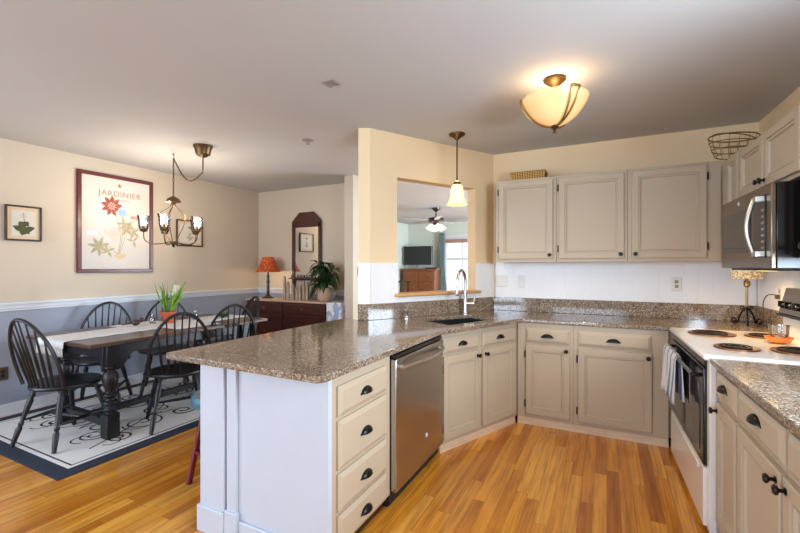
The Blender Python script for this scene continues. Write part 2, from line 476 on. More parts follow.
# wall behind the viewer with its two window openings
m = MB()
ys0, ys1 = -4.32, -4.2
for x0, x1 in ((-5.02, -4.35), (-2.25, -1.45), (0.45, 1.35)): m.box(x0, x1, ys0, ys1, 0, H)
m.box(-4.35, -2.25, ys0, ys1, 0, 0.35); m.box(-4.35, -2.25, ys0, ys1, 2.35, H)
m.box(-1.45, 0.45, ys0, ys1, 0, 0.55); m.box(-1.45, 0.45, ys0, ys1, 2.35, H)
struct(m.build('wall_rear', M['greigewall'], smooth=0))
# slanted sink wall with its pass-through
OP0, OP1, OZ0, OZ1 = 0.273, 1.222, 1.10, 2.15
m = MB()
m.prism([(0, 0), (OP0, 0), (OP0, 0.115), (-0.02, 0.115), (-0.08, 0.057)], 0, H)
m.box(OP1, 1.56, 0, 0.115, 0, H)
m.box(OP0, OP1, 0, 0.115, 0, OZ0); m.box(OP0, OP1, 0, 0.115, OZ1, H)
struct(m.build('wall_sink', M['tanwall'], loc=(W0[0], W0[1], 0), rz=WRZ, smooth=0))

def beadboard(m, x0, x1, z0, z1, y0, step=0.095, t=0.012):
    n = max(1, int(round((x1 - x0) / step))); w = (x1 - x0) / n
    for i in range(n):
        a = x0 + i * w
        m.prism([(a, y0), (a, y0 - t + 0.0015), (a + 0.002, y0 - t), (a + w - 0.002, y0 - t), (a + w, y0 - t + 0.0015), (a + w, y0)], z0, z1)
m = MB()
beadboard(m, 0.0, OP0, 1.0, 1.375, 0); beadboard(m, OP0, OP1, 1.0, OZ0 - 0.0, 0); beadboard(m, OP1, 1.475, 1.0, 1.375, 0)
m.box(-0.004, OP0, -0.022, 0, 1.375, 1.395); m.box(OP1, 1.475, -0.022, 0, 1.375, 1.395)
m.box(OP0 - 0.018, OP0, -0.018, 0, 1.0, 1.375); m.box(OP1, OP1 + 0.02, -0.018, 0, 1.10, 1.375); m.box(0, 0.02, -0.018, 0, 1.0, 1.375)
m.prism([(0, 0), (-0.08, 0.057), (-0.087, 0.047), (-0.004, -0.016)], 1.0, 1.375)
m.prism([(0, 0), (-0.08, 0.057), (-0.095, 0.04), (-0.004, -0.024)], 1.375, 1.395)
struct(m.build('trim_sink_wainscot', M['bead'], loc=(W0[0], W0[1], 0), rz=WRZ, smooth=30))
m = MB()
beadboard(m, -1.03, 1.08, 1.0, 1.425, YB)
struct(m.build('trim_back_wainscot', M['bead'], smooth=30))
m = MB(); beadboard(m, 0.01, 2.4, 1.0, 1.425, 0)
struct(m.build('trim_right_wainscot', M['bead'], loc=(C0[0], C0[1], 0), rz=RRZ, smooth=30))
m = MB(); m.box(OP0 - 0.035, OP1 + 0.035, -0.055, 0.15, OZ0, OZ0 + 0.026)
struct(m.build('trim_passthrough_sill', M['oaksill'], loc=(W0[0], W0[1], 0), rz=WRZ, bevel=0.008))
# chair rail and baseboards
def rail(m, x0, x1):      # local frame: wall at y=0, facing -y
    m.prism([(x0, 0), (x0, -0.012), (x1, -0.012), (x1, 0)], 0.955, 0.975)
    m.prism([(x0, 0), (x0, -0.022), (x1, -0.022), (x1, 0)], 0.975, 1.012)
    m.prism([(x0, 0), (x0, -0.04), (x1, -0.04), (x1, 0)], 1.012, 1.036)
m = MB(); rail(m, -4.88, 0)
struct(m.build('trim_left_chair_rail', M['trimwhite'], loc=(XL, YD, 0), rz=PI / 2, bevel=0.004))
m = MB(); rail(m, 0, 1.9)
struct(m.build('trim_dining_chair_rail', M['trimwhite'], loc=(XL, YD, 0), bevel=0.004))
m = MB(); m.box(-8.94, 0, -0.016, 0, 0, 0.11); m.box(-8.94, 0, -0.026, 0, 0, 0.022)
struct(m.build('baseboard_left', M['trimwhite'], loc=(XL, YD, 0), rz=PI / 2, bevel=0.004))
m = MB(); m.box(0, 1.9, -0.016, 0, 0, 0.11)
struct(m.build('baseboard_dining', M['trimwhite'], loc=(XL, YD, 0), bevel=0.004))
m = MB(); m.box(XL, 1.18, 10.18, 10.2, 0, 0.1)
struct(m.build('baseboard_living', M['trimwhite'], bevel=0.004))

# living room window
wroot = thing('window_1', 'white framed tall window with blind in the far living room wall', 'window', (wx0, 10.2, wz0))
wroot['kind'] = 'structure'
ww, wh = wx1 - wx0, wz1 - wz0
m = MB()
m.box(-0.09, 0, -0.02, 0.0, -0.09, wh + 0.09); m.box(ww, ww + 0.09, -0.02, 0.0, -0.09, wh + 0.09)
m.box(0, ww, -0.02, 0.0, wh, wh + 0.09); m.box(-0.1, ww + 0.1, -0.05, 0.0, -0.09, 0)
m.box(0, 0.05, 0.0, 0.1, 0, wh); m.box(ww - 0.05, ww, 0.0, 0.1, 0, wh); m.box(0.05, ww - 0.05, 0, 0.1, wh - 0.05, wh); m.box(0.05, ww - 0.05, 0, 0.1, 0, 0.05)
m.build('window_frame', M['trimwhite'], wroot, bevel=0.004)
m = MB()
m.box(0.05, ww - 0.05, 0.03, 0.07, 1.18, 1.25)
for q in (0.28, 0.5, 0.78): m.box(ww * q - 0.015, ww * q + 0.015, 0.035, 0.065, 0.05, wh - 0.05)
m.build('window_sash', M['trimwhite'], wroot, bevel=0.003)
m = MB(); m.box(0.05, ww - 0.05, 0.045, 0.052, 0.05, wh - 0.05); m.build('window_pane', M['pane'], wroot, smooth=0)
m = MB(); m.box(0.05, ww - 0.05, -0.03, 0.02, wh - 0.14, wh - 0.04)
m.build('window_blind', M['blind'], wroot, bevel=0.004)

# ------------------------------------------------------------------ cabinetry
def cup_pull(name, parent, x, y, z):
    m = MB(); a, b, c = 0.047, 0.026, 0.03
    nu, nv = 16, 6
    for sc in (1.0, 0.86):
        v = []; f = []
        for i in range(nu + 1):
            th = PI * i / nu
            for j in range(nv + 1):
                ph = (PI / 2) * j / nv
                v.append((a * sc * math.cos(th), -b * sc * math.sin(th) * math.cos(ph), c * sc * math.sin(th) * math.sin(ph)))
        for i in range(nu):
            for j in range(nv):
                p = i * (nv + 1) + j
                f.append((p, p + nv + 1, p + nv + 2, p + 1))
        m.add(v, f)
    m.box(-0.052, 0.052, -0.0025, 0, -0.004, 0.006)
    o = m.build(name, M['blackmetal'], parent); o.location = (x, y, z); return o
KNOB = [(0.011, 0), (0.012, 0.003), (0.006, 0.006), (0.006, 0.016), (0.014, 0.021), (0.0165, 0.027), (0.013, 0.032), (0.004, 0.034)]
def knob(parent, x, y, z):
    m = MB(); m.lathe(KNOB, seg=16, T=Matrix.Rotation(PI / 2, 4, 'X'))
    o = m.build('knob', M['blackmetal'], parent); o.location = (x, y, z); return o
def hinge(parent, x, y, z):
    m = MB(); m.box(-0.005, 0.006, -0.014, 0.004, -0.027, 0.027); m.tube([(0, -0.013, -0.03), (0, -0.013, 0.03)], 0.0055, 8)
    o = m.build('hinge', M['blackmetal'], parent); o.location = (x, y, z); return o
def door(parent, x0, x1, z0, z1, kn=None, hg=None, kz=None):
    m = MB()
    m.rings(0, x1 - x0, 0, z1 - z0, [(0, 0), (0, -0.016), (0.004, -0.02), (0.048, -0.02), (0.050, -0.013), (0.056, -0.013), (0.058, -0.016), (0.064, -0.015), (0.069, -0.005), (0.072, -0.005)])
    d = m.build('door', M['cab'], parent, smooth=25); d.location = (x0, 0, z0)
    w, h = x1 - x0, z1 - z0
    if kn: knob(d, {'l': 0.027, 'r': w - 0.027}[kn[1]], -0.02, {'t': h - 0.035, 'b': 0.035}[kn[0]])
    if hg:
        hx = {'l': -0.007, 'r': w + 0.007}[hg]
        hinge(d, hx, 0.0, h - 0.09); hinge(d, hx, 0.0, 0.09)
    return d
def drawer(parent, x0, x1, z0, z1, pull=True, dz=-0.012):
    m = MB(); m.rings(0, x1 - x0, 0, z1 - z0, [(0, 0), (0, -0.010), (0.004, -0.012), (0.022, -0.021), (0.026, -0.021)])
    d = m.build('drawer', M['cab'], parent, smooth=25); d.location = (x0, 0, z0)
    if pull: cup_pull('cup_pull', d, (x1 - x0) / 2, -0.021, (z1 - z0) / 2 + dz)
    return d

# --- peninsula drawer cabinet (faces +x), local x runs away from the viewer along the run
pc = thing('drawer_cabinet', 'greige four-drawer base cabinet at the near end of the peninsula', 'cabinet', (-1.08, 1.475, 0), PI / 2)
m = MB(); m.box(0.0, 0.538, 0.001, 0.60, 0.09, 0.884)
m.build('body', M['cab'], pc, bevel=0.002)
m = MB(); m.box(0.0, 0.545, 0.05, 0.55, 0, 0.09); m.build('toe_kick', M['espresso'], pc)
for z0, z1 in ((0.69, 0.828), (0.452, 0.672), (0.262, 0.432), (0.10, 0.246)):
    drawer(pc, 0.03, 0.475, z0, z1)
# --- white panelled end and back of the peninsula
pp = thing('peninsula_panelling', 'white painted panelled end and back of the peninsula with corner pilaster', 'panelling', (-1.085, 1.45, 0))
m = MB(); m.box(-0.785, 0.005, 0, 0.024, 0, 0.884); m.box(-0.785, -0.60, 0.024, 1.42, 0, 0.884)
m.build('panel', M['panelwhite_dimmed'], pp, bevel=0.002)
m = MB(); m.box(-0.80, -0.625, -0.022, 0.0, 0, 0.884); m.box(-0.612, -0.545, -0.016, 0, 0, 0.884); m.box(-0.80, -0.785, 0.0, 0.18, 0, 0.884)
m.build('pilaster', M['panelwhite_dimmed'], pp, bevel=0.004)
m = MB(); m.box(-0.812, -0.618, -0.034, 0, 0, 0.135); m.box(-0.618, -0.535, -0.028, 0, 0, 0.15); m.box(-0.535, 0.004, -0.014, 0, 0, 0.11); m.box(-0.812, -0.785, 0.0, 1.4, 0, 0.11)
m.build('base_moulding', M['panelwhite_dimmed'], pp, bevel=0.005)

# --- dishwasher
dw = thing('dishwasher', 'stainless steel dishwasher with bar handle under the peninsula worktop', 'dishwasher', (-1.08, 2.022, 0), PI / 2)
m = MB(); m.box(0, 0.735, 0.01, 0.58, 0.02, 0.875); m.build('body', M['blackmatte'], dw)
m = MB(); m.box(0.0, 0.73, -0.035, 0.008, 0.10, 0.845); m.build('door_panel', M['steel'], dw, bevel=0.006)
m = MB(); m.box(0.004, 0.726, -0.028, 0.01, 0.848, 0.872); m.build('control_strip', M['black'], dw, bevel=0.003)
m = MB()
hp = [(0.05 + 0.64 * i / 14, -0.052 - 0.045 * math.sin(PI * i / 14), 0.79) for i in range(15)]
m.tube(hp, 0.013, 10); m.tube([(0.06, -0.033, 0.79), (0.06, -0.062, 0.79)], 0.016, 10); m.tube([(0.68, -0.033, 0.79), (0.68, -0.062, 0.79)], 0.016, 10)
m.build('handle', M['chrome'], dw)
m = MB(); m.lathe([(0.014, 0), (0.014, 0.003), (0.0, 0.004)], seg=16, T=Tm((0.43, -0.0352, 0.27), rx=PI / 2)); m.build('badge', M['trimwhite'], dw)
m = MB(); m.box(0.02, 0.71, 0.03, 0.5, 0.0, 0.10); m.build('kick_plate', M['blackmatte'], dw)

# --- sink base, slanted
sb = thing('sink_cabinet', 'greige corner sink base cabinet with two doors, set at a slant', 'cabinet', (PS[0], PS[1], 0), SRZ)
def to_sink(p):
    dx, dy = p[0] - PS[0], p[1] - PS[1]; c, s_ = math.cos(-SRZ), math.sin(-SRZ)
    return (dx * c - dy * s_, dx * s_ + dy * c)
poly = [(0, 0.001), (SL, 0.001), to_sink((-0.725, 4.2)), to_sink((-1.06, 4.19)), to_sink((-1.66, 3.10)), to_sink((-1.66, 2.80))]
m = MB(); m.prism(poly, 0.065, 0.68); m.build('body', M['cab'], sb, bevel=0.002)
m = MB(); m.box(0.0, SL, 0.0, 0.02, 0.68, 0.884); m.build('apron', M['cab'], sb)
m = MB(); m.box(0.0, SL - 0.004, 0.012, 0.03, 0, 0.065); m.build('toe_kick', M['palewood'], sb)
door(sb, 0.012, 0.412, 0.095, 0.705, 'tr', 'l'); door(sb, 0.455, 0.895, 0.095, 0.705, 'tl')
drawer(sb, 0.012, 0.412, 0.725, 0.845, dz=-0.01); drawer(sb, 0.452, 0.895, 0.725, 0.845, dz=-0.01)

# --- back wall bases
bb = thing('base_cabinet', 'greige base cabinet with narrow door, beside the slanted sink base', 'cabinet', (QS[0], 3.65, 0))
m = MB(); m.box(0.005, 0.455, 0.001, 0.595, 0.065, 0.884); m.build('body', M['cab'], bb, bevel=0.002)
m = MB(); m.box(0.004, 0.455, 0.010, 0.03, 0, 0.065); m.build('toe_kick', M['palewood'], bb)
door(bb, 0.078, 0.43, 0.098, 0.70, 'tr', 'l'); drawer(bb, 0.078, 0.43, 0.718, 0.838)
bb2 = thing('base_cabinet', 'greige base cabinet with wide door, between narrow one and the range', 'cabinet', (-0.244, 3.65, 0))
m = MB(); m.box(0.0, 0.66, 0.001, 0.595, 0.065, 0.884); m.box(0.66, 1.32, 0.04, 0.595, 0.065, 0.884); m.build('body', M['cab'], bb2, bevel=0.002)
m = MB(); m.box(0.0, 0.66, 0.010, 0.03, 0, 0.065); m.build('toe_kick', M['palewood'], bb2)
door(bb2, 0.035, 0.553, 0.098, 0.70, 'tr', 'l'); drawer(bb2, 0.035, 0.548, 0.718, 0.838)

# --- right run bases
def rthing(name, label, cat, u, v, z=0.0, group=None):
    p = RP(u, v); return thing(name, label, cat, (p[0], p[1], z), RRZ, group)
ra = rthing('base_cabinet', 'narrow single-door base cabinet on the right, touching the range', 'cabinet', 1.735, 0.645)
m = MB(); m.box(0, 0.325, 0.001, 0.63, 0.09, 0.884); m.build('body', M['cab'], ra, bevel=0.002)
m = MB(); m.box(0, 0.325, 0.05, 0.5, 0, 0.09); m.build('toe_kick', M['espresso'], ra)
door(ra, 0.012, 0.31, 0.115, 0.70, 'tl'); drawer(ra, 0.012, 0.31, 0.725, 0.85, dz=0.004)
rb = rthing('base_cabinet', 'wide two-door base cabinet at the right edge, nearest the viewer', 'cabinet', 2.065, 0.645)
m = MB(); m.box(0, 1.0, 0.001, 0.63, 0.09, 0.884); m.build('body', M['cab'], rb, bevel=0.002)
m = MB(); m.box(0, 1.0, 0.05, 0.5, 0, 0.09); m.build('toe_kick', M['espresso'], rb)
door(rb, 0.015, 0.442, 0.115, 0.70, 'tr'); door(rb, 0.466, 0.92, 0.115, 0.70, 'tl')
drawer(rb, 0.015, 0.46, 0.725, 0.85, dz=0.004); drawer(rb, 0.49, 0.92, 0.725, 0.85, dz=0.004)

# --- upper cabinets on the back wall
UZ0, UZ1 = 1.405, 2.185
def upper(label, x0, x1, doors):
    t = thing('wall_cabinet', label, 'cabinet', (x0, 3.95, UZ0))
    m = MB(); m.box(0, x1 - x0, 0.0, 0.288, 0, UZ1 - UZ0); m.build('body', M['cab'], t, bevel=0.002)
    for a, b, kn, hg in doors: door(t, a - x0, b - x0, 0.03, UZ1 - UZ0 - 0.022, kn, hg)
    return t
upper('greige wall cabinet under the wicker basket, leftmost over the white wainscot', -0.955, -0.407, [(-0.925, -0.435, 'br', 'l')])
upper('greige wall cabinet with knob at bottom right, middle of three on back wall', -0.405, 0.158, [(-0.385, 0.133, 'br', 'l')])
upper('greige wall cabinet hinged on the right, beside the dark kitchen corner', 0.16, 0.795, [(0.187, 0.70, 'bl', 'r')])
# --- upper cabinets on the right wall
def rupper(label, u0, u1, z0, z1, doors):
    t = rthing('wall_cabinet', label, 'cabinet', u0, 0.31, z0)
    m = MB(); m.box(0, u1 - u0, 0.0, 0.309, 0, z1 - z0); m.build('body', M['cab'], t, bevel=0.002)
    for a, b, kn, hg in doors: door(t, a - u0, b - u0, 0.02, z1 - z0 - 0.012, kn, hg)
    return t
rupper('narrow greige wall cabinet in the corner, left of the microwave', 0.325, 0.765, 1.405, 2.155, [(0.50, 0.755, None, None)])
rupper('short two-door greige wall cabinet directly above the microwave', 0.767, 1.70, 1.80, 2.14, [(0.785, 1.205, 'br', None), (1.215, 1.675, 'bl', 'r')])
rupper('greige wall cabinet at the far right edge, in front of microwave', 1.702, 2.30, 1.405, 2.14, [(1.74, 2.27, 'bl', None)])

# ------------------------------------------------------------------ worktops
rnd = []
def arc(cx, cy, r, a0, a1, n=5): return [(cx + r * math.cos(math.radians(a0 + (a1 - a0) * i / n)), cy + r * math.sin(math.radians(a0 + (a1 - a0) * i / n))) for i in range(n + 1)]
ZT0, ZT1 = 0.885, 0.915
outer = arc(-2.03, 1.375, 0.03, 180, 270) + arc(-1.075, 1.375, 0.04, -90, 0) + [(-1.037, 2.68), (-1.022, 2.74), (-0.672, 3.592), (-0.64, 3.618), (0.425, 3.618), (0.425, 3.58)]
rp = RP(0.67, 0.005); outer += [(rp[0], rp[1]), (C0[0] - 0.003, YB - 0.003), (-1.052, YB - 0.003), (-1.771, 2.957 - 0.006), (-1.862, 2.912), (-2.04, 2.985)]
# sink cut-out in the slanted frame
def from_wall(x, y):   # slanted wall frame -> world
    c, s_ = math.cos(WRZ), math.sin(WRZ); return (W0[0] + x * c - y * s_, W0[1] + x * s_ + y * c)
hole = [from_wall(0.42, -0.55), from_wall(0.42, -0.18), from_wall(1.16, -0.18), from_wall(1.16, -0.55)]
hole = [(-1.41, 3.17), (-1.24, 3.545), (-1.02, 3.66), (-0.905, 3.55), (-1.08, 3.03)]
hole = [(-1.075, 2.975), (-0.855, 3.51), (-1.13, 3.69), (-1.47, 3.20)]
wt = thing('worktop', 'speckled brown granite worktop over peninsula, sink corner and back run', 'countertop', (0, 0, 0))
def slab_with_hole(outer, hole, z0, z1):
    bm = bmesh.new()
    def loop(pts):
        vs = [bm.verts.new((x, y, z1)) for x, y in pts]
        for i in range(len(vs)): bm.edges.new((vs[i], vs[(i + 1) % len(vs)]))
    loop(outer); loop(hole)
    bmesh.ops.triangle_fill(bm, use_beauty=True, edges=bm.edges[:])
    g = bmesh.ops.extrude_face_region(bm, geom=bm.faces[:])
    for v in g['geom']:
        if isinstance(v, bmesh.types.BMVert): v.co.z = z0
    bmesh.ops.recalc_face_normals(bm, faces=bm.faces)
    bmesh.ops.dissolve_limit(bm, angle_limit=0.01, verts=bm.verts[:], edges=bm.edges[:])
    vs = [tuple(v.co) for v in bm.verts]; fs = [tuple(v.index for v in f.verts) for f in bm.faces]
    bm.free(); return vs, fs
vs, fs = slab_with_hole(outer, hole, ZT0, ZT1)
m = MB(); m.add(vs, fs); m.build('slab', M['granite'], wt, bevel=0.005)
# backsplash strips are parts of the worktop
m = MB()
q = [(0, -0.002), (-0.08, 0.055)]
m.prism([(1.462, -0.001), (0, -0.001), (-0.082, 0.057), (-0.098, 0.036), (-0.008, -0.024), (1.452, -0.024)], ZT1, 1.05, T=Tm((W0[0], W0[1], 0), rz=WRZ))
m.box(-1.045, 1.07, YB - 0.026, YB - 0.0005, ZT1, 1.05)
a = RP(0.02, 0.001); b = RP(0.66, 0.001); c_ = RP(0.66, 0.024); d = RP(0.02, 0.024)
m.prism([a, b, c_, d], ZT1, 1.05)
m.build('backsplash', M['granite'], wt, bevel=0.003)
# undermount sink bowl
sk = MB()
cx = sum(p[0] for p in hole) / 4; cy = sum(p[1] for p in hole) / 4
def shr(k): return [(cx + (x - cx) * k, cy + (y - cy) * k) for x, y in hole]
lv = [(shr(1.02), 0.8845), (shr(0.97), 0.8845), (shr(0.93), 0.74), (shr(0.8), 0.72)]
v = []; f = []
for pl, z in lv: v += [(x, y, z) for x, y in pl]
for i in range(3):
    for j in range(4):
        k = (j + 1) % 4; f.append((i * 4 + j, i * 4 + k, i * 4 + 4 + k, i * 4 + 4 + j))
f.append((12, 13, 14, 15)); sk.add(v, f)
sko = sk.build('sink', M['sink'], smooth=0, solid=0.006)
tag(sko, 'black undermount sink bowl in the granite corner below the tap', 'sink')
m = MB(); m.lathe([(0.04, 0), (0.04, 0.004), (0.02, 0.002), (0.0, 0.002)], c=(cx, cy, 0.724), seg=16); m.build('drain', M['chrome'], sko)

wr = thing('worktop', 'speckled granite worktop on right, between range and the viewer', 'countertop', (0, 0, 0))
m = MB(); m.prism([RP(1.738, 0.005), RP(1.738, 0.685), RP(3.2, 0.685), RP(3.2, 0.005)], ZT0, ZT1); m.build('slab', M['granite'], wr, bevel=0.005)
m = MB(); m.prism([RP(1.738, 0.001), RP(1.738, 0.024), RP(3.2, 0.024), RP(3.2, 0.001)], ZT1, 1.02); m.build('backsplash', M['granite'], wr, bevel=0.003)

# ------------------------------------------------------------------ range
rg = rthing('range', 'white electric coil range with black-edged oven door and towel', 'range', 0.70, 0.66)
RW = 1.02; DW_ = 0.955
m = MB(); m.box(0, RW, 0.0, 0.655, 0.03, 0.895); m.box(DW_ + 0.008, RW, -0.022, 0.1, 0.03, 0.895); m.build('body', M['enamel'], rg, bevel=0.004)
m = MB(); m.box(-0.006, RW + 0.012, -0.048, 0.58, 0.895, 0.925); m.build('cooktop', M['enamel'], rg, bevel=0.012, segs=3)
m = MB(); m.box(0.0, DW_, -0.036, -0.001, 0.345, 0.845)
m.build('oven_door', M['black'], rg, bevel=0.006)
m = MB(); m.box(0.07, DW_ - 0.07, -0.039, -0.036, 0.40, 0.75); m.build('oven_window', M['ovenglass'], rg, bevel=0.001)
m = MB(); m.box(0.0, DW_, -0.03, -0.001, 0.85, 0.893); m.build('vent_strip', M['black'], rg, bevel=0.003)
m = MB(); m.box(0.0, DW_, -0.036, -0.001, 0.035, 0.335); m.box(0.1, DW_ - 0.1, -0.042, -0.034, 0.29, 0.315); m.build('storage_drawer', M['enamel'], rg, bevel=0.01, segs=3)
m = MB(); m.tube([(0.05, -0.075, 0.80), (DW_ - 0.03, -0.075, 0.80)], 0.012, 10)
for x in (0.06, DW_ - 0.04): m.tube([(x, -0.034, 0.80), (x, -0.075, 0.80)], 0.011, 8)
m.build('oven_handle', M['black'], rg)
m = MB(); m.box(0, RW, 0.585, 0.65, 0.90, 1.06); m.build('backguard', M['enamel'], rg, bevel=0.006)
m = MB(); m.prism([(0.56, 1.06), (0.65, 1.06), (0.65, 1.225), (0.60, 1.225)], 0, RW, T=Matrix(((0, 0, 1, 0), (1, 0, 0, 0), (0, 1, 0, 0), (0, 0, 0, 1))))
m.build('control_panel', M['mwsteel'], rg, bevel=0.004)
m = MB(); m.box(0.0, RW, 0.55, 0.575, 1.045, 1.06); m.build('panel_trim', M['black'], rg)
for i, x in enumerate((0.07, 0.17, 0.27, 0.76, 0.86, 0.95)):
    m = MB(); m.lathe([(0.024, 0), (0.022, 0.02), (0.018, 0.026), (0, 0.027)], seg=14, T=Tm((x, 0.574, 1.12), rx=PI / 2 + 0.2)); m.box(x - 0.004, x + 0.004, 0.538, 0.56, 1.105, 1.143)
    m.build('control_knob', M['black'], rg)
for (x, y, r) in ((0.24, 0.15, 0.112), (0.24, 0.42, 0.085), (0.76, 0.15, 0.085), (0.76, 0.42, 0.112)):
    m = MB(); m.lathe([(0.03, 0.004), (r * 0.8, 0.0035), (r, 0.008), (r + 0.014, 0.0075), (r + 0.015, 0.0), (r, 0.0)], c=(x, y, 0.9255), seg=32)
    dp = m.build('drip_pan', M['drip'], rg)
    m = MB(); turns = 3.1; n = 110
    pts = []
    for i in range(n):
        q = i / (n - 1); a = q * turns * 2 * PI; rr = 0.018 + (r - 0.022) * q
        pts.append((x + rr * math.cos(a), y + rr * math.sin(a), 0.9365))
    m.tube(pts, 0.0045, 6); m.build('coil', M['coil'], dp)
# towel over the oven handle
tw = MB(); nu, nv = 26, 20; v = []; f = []
for i in range(nu + 1):
    q = i / nu
    for j in range(nv + 1):
        s_ = j / nv
        if s_ < 0.42: z = 0.53 + (0.80 - 0.53) * (s_ / 0.42) ; side = 1
        elif s_ < 0.52: z = 0.812 + 0.004 * math.sin((s_ - 0.42) / 0.1 * PI); side = 1 - 2 * (s_ - 0.42) / 0.1
        else: z = 0.80 - (0.80 - 0.55) * ((s_ - 0.52) / 0.48); side = -1
        hang = max(0, (0.80 - z) / 0.3)
        wav = math.sin(q * 2 * PI * 3.2 + 0.5) * 0.012 * hang + 0.006 * math.sin(q * 17) * hang
        y = -0.075 - side * (0.016 + 0.012 * hang) - 0.010 * hang + wav
        x = 0.08 + q * 0.50 * (1 - 0.10 * (1 - hang))
        v.append((x, min(y, -0.048), z - (0.006 * math.sin(q * 9) * hang)))
for i in range(nu):
    for j in range(nv):
        p = i * (nv + 1) + j; f.append((p, p + nv + 1, p + nv + 2, p + 1))
tw.add(v, f)
tpos = RP(0.70, 0.66)
two = tw.build('dish_towel', M['towel'], None, solid=0.005, loc=(tpos[0], tpos[1], 0), rz=RRZ)
tag(two, 'white dish towel with blue stripes hanging on the oven handle', 'towel')

# ------------------------------------------------------------------ microwave
mw = rthing('microwave', 'stainless over-the-range microwave with curved handle above the coil range', 'microwave', 0.775, 0.395, 1.355)
MWW, MWH = 0.85, 0.425
m = MB(); m.box(0, MWW, 0.0, 0.39, 0, MWH); m.build('body', M['black'], mw, bevel=0.003)
m = MB(); m.box(0, MWW, -0.022, -0.001, 0, MWH); m.build('front_panel', M['mwsteel'], mw, bevel=0.004)
m = MB(); m.box(0.02, 0.56, -0.026, -0.022, 0.09, 0.335); m.build('window', M['mwglass'], mw, bevel=0.001)
m = MB(); m.box(0.615, 0.785, -0.026, -0.022, 0.055, 0.375)
m.build('keypad', M['black'], mw, bevel=0.001)
m = MB()
for r_ in range(7):
    for c2 in range(3): m.box(0.735 + c2 * 0.014, 0.744 + c2 * 0.014, -0.0275, -0.026, 0.10 + r_ * 0.032, 0.112 + r_ * 0.032)
m.build('keys', M['ventmetal'], mw)
m = MB(); n = 14
m.tube([(0.725, -0.055 - 0.028 * math.sin(PI * i / n), 0.075 + 0.28 * i / n) for i in range(n + 1)], 0.011, 10)
m.box(0.715, 0.775, -0.062, -0.022, 0.062, 0.088); m.box(0.715, 0.775, -0.062, -0.022, 0.342, 0.368)
m.build('handle', M['chrome'], mw)
m = MB(); m.lathe([(0.012, 0), (0.012, 0.003), (0, 0.004)], seg=16, T=Tm((0.36, -0.0222, 0.385), rx=PI / 2)); m.build('badge', M['trimwhite'], mw)
m = MB(); m.box(0.05, MWW - 0.05, 0.02, 0.36, -0.012, 0.0); m.build('vent_grille', M['blackmatte'], mw)
m = MB(); m.box(0.30, 0.42, 0.08, 0.14, -0.018, -0.012); m.build('cooktop_lamp', emit('lit_cooktop_lamp', (255, 206, 130), 1.0), mw)
for u_, w_ in ((1.12, 8.0), (0.60, 9.0)):
    q_ = RP(u_, 0.26); spot_light('cooktop_lamp_light', (q_[0], q_[1], 1.33), w_, (1.0, 0.66, 0.30), 0.03)

# ------------------------------------------------------------------ tap, dispenser, countertop items
def arcpts(c, r, a0, a1, n, plane):  # plane: direction vector (dx,dy)
    out = []
    for i in range(n + 1):
        a = math.radians(a0 + (a1 - a0) * i / n)
        out.append((c[0] + plane[0] * r * math.cos(a), c[1] + plane[1] * r * math.cos(a), c[2] + r * math.sin(a)))
    return out
tp = thing('kitchen_tap', 'brushed nickel gooseneck kitchen tap behind the black sink', 'tap', (-1.197, 3.745, ZT1))
dn = Vector((0.30, -0.62)).normalized(); dn = (dn.x, dn.y)
dn = (-0.05, -1.0)
m = MB(); m.lathe([(0.03, 0), (0.03, 0.006), (0.02, 0.012), (0.017, 0.05), (0.017, 0.16), (0.013, 0.17)], seg=18)
m.build('base', M['chrome'], tp)
R_ = 0.10
pts = [(0, 0, 0.15), (0, 0, 0.25), (0, 0, 0.315)] + [(dn[0] * R_ * (1 - math.cos(a)), dn[1] * R_ * (1 - math.cos(a)), 0.315 + R_ * math.sin(a)) for a in [PI * i / 14 for i in range(1, 15)]] + [(dn[0] * 2 * R_, dn[1] * 2 * R_, 0.27)]
m = MB(); m.tube(pts, 0.015, 12); m.build('spout', M['chrome'], tp)
e = pts[-1]
m = MB(); m.lathe([(0.013, 0.0), (0.017, -0.01), (0.019, -0.08), (0.016, -0.09), (0, -0.09)], c=(e[0], e[1], 0.275), seg=14); m.build('spray_head', M['chrome'], tp)
m = MB(); m.tube([(0.01, 0, 0.10), (0.075, 0.03, 0.10)], 0.016, 10); m.tube([(0.07, 0.028, 0.10), (0.085, 0.035, 0.18)], [0.009, 0.006], 8); m.build('lever', M['chrome'], tp)
sd = thing('soap_dispenser', 'small brushed nickel soap dispenser left of the sink', 'dispenser', (-1.535, 3.165, ZT1))
m = MB(); m.lathe([(0.02, 0), (0.02, 0.008), (0.012, 0.014), (0.011, 0.06), (0.014, 0.064), (0.014, 0.078), (0, 0.08)], seg=14); m.build('pump', M['chrome'], sd)
m = MB(); m.tube([(0, 0, 0.07), (0.06, 0.03, 0.072), (0.09, 0.04, 0.064)], 0.006, 8); m.build('nozzle', M['chrome'], sd)

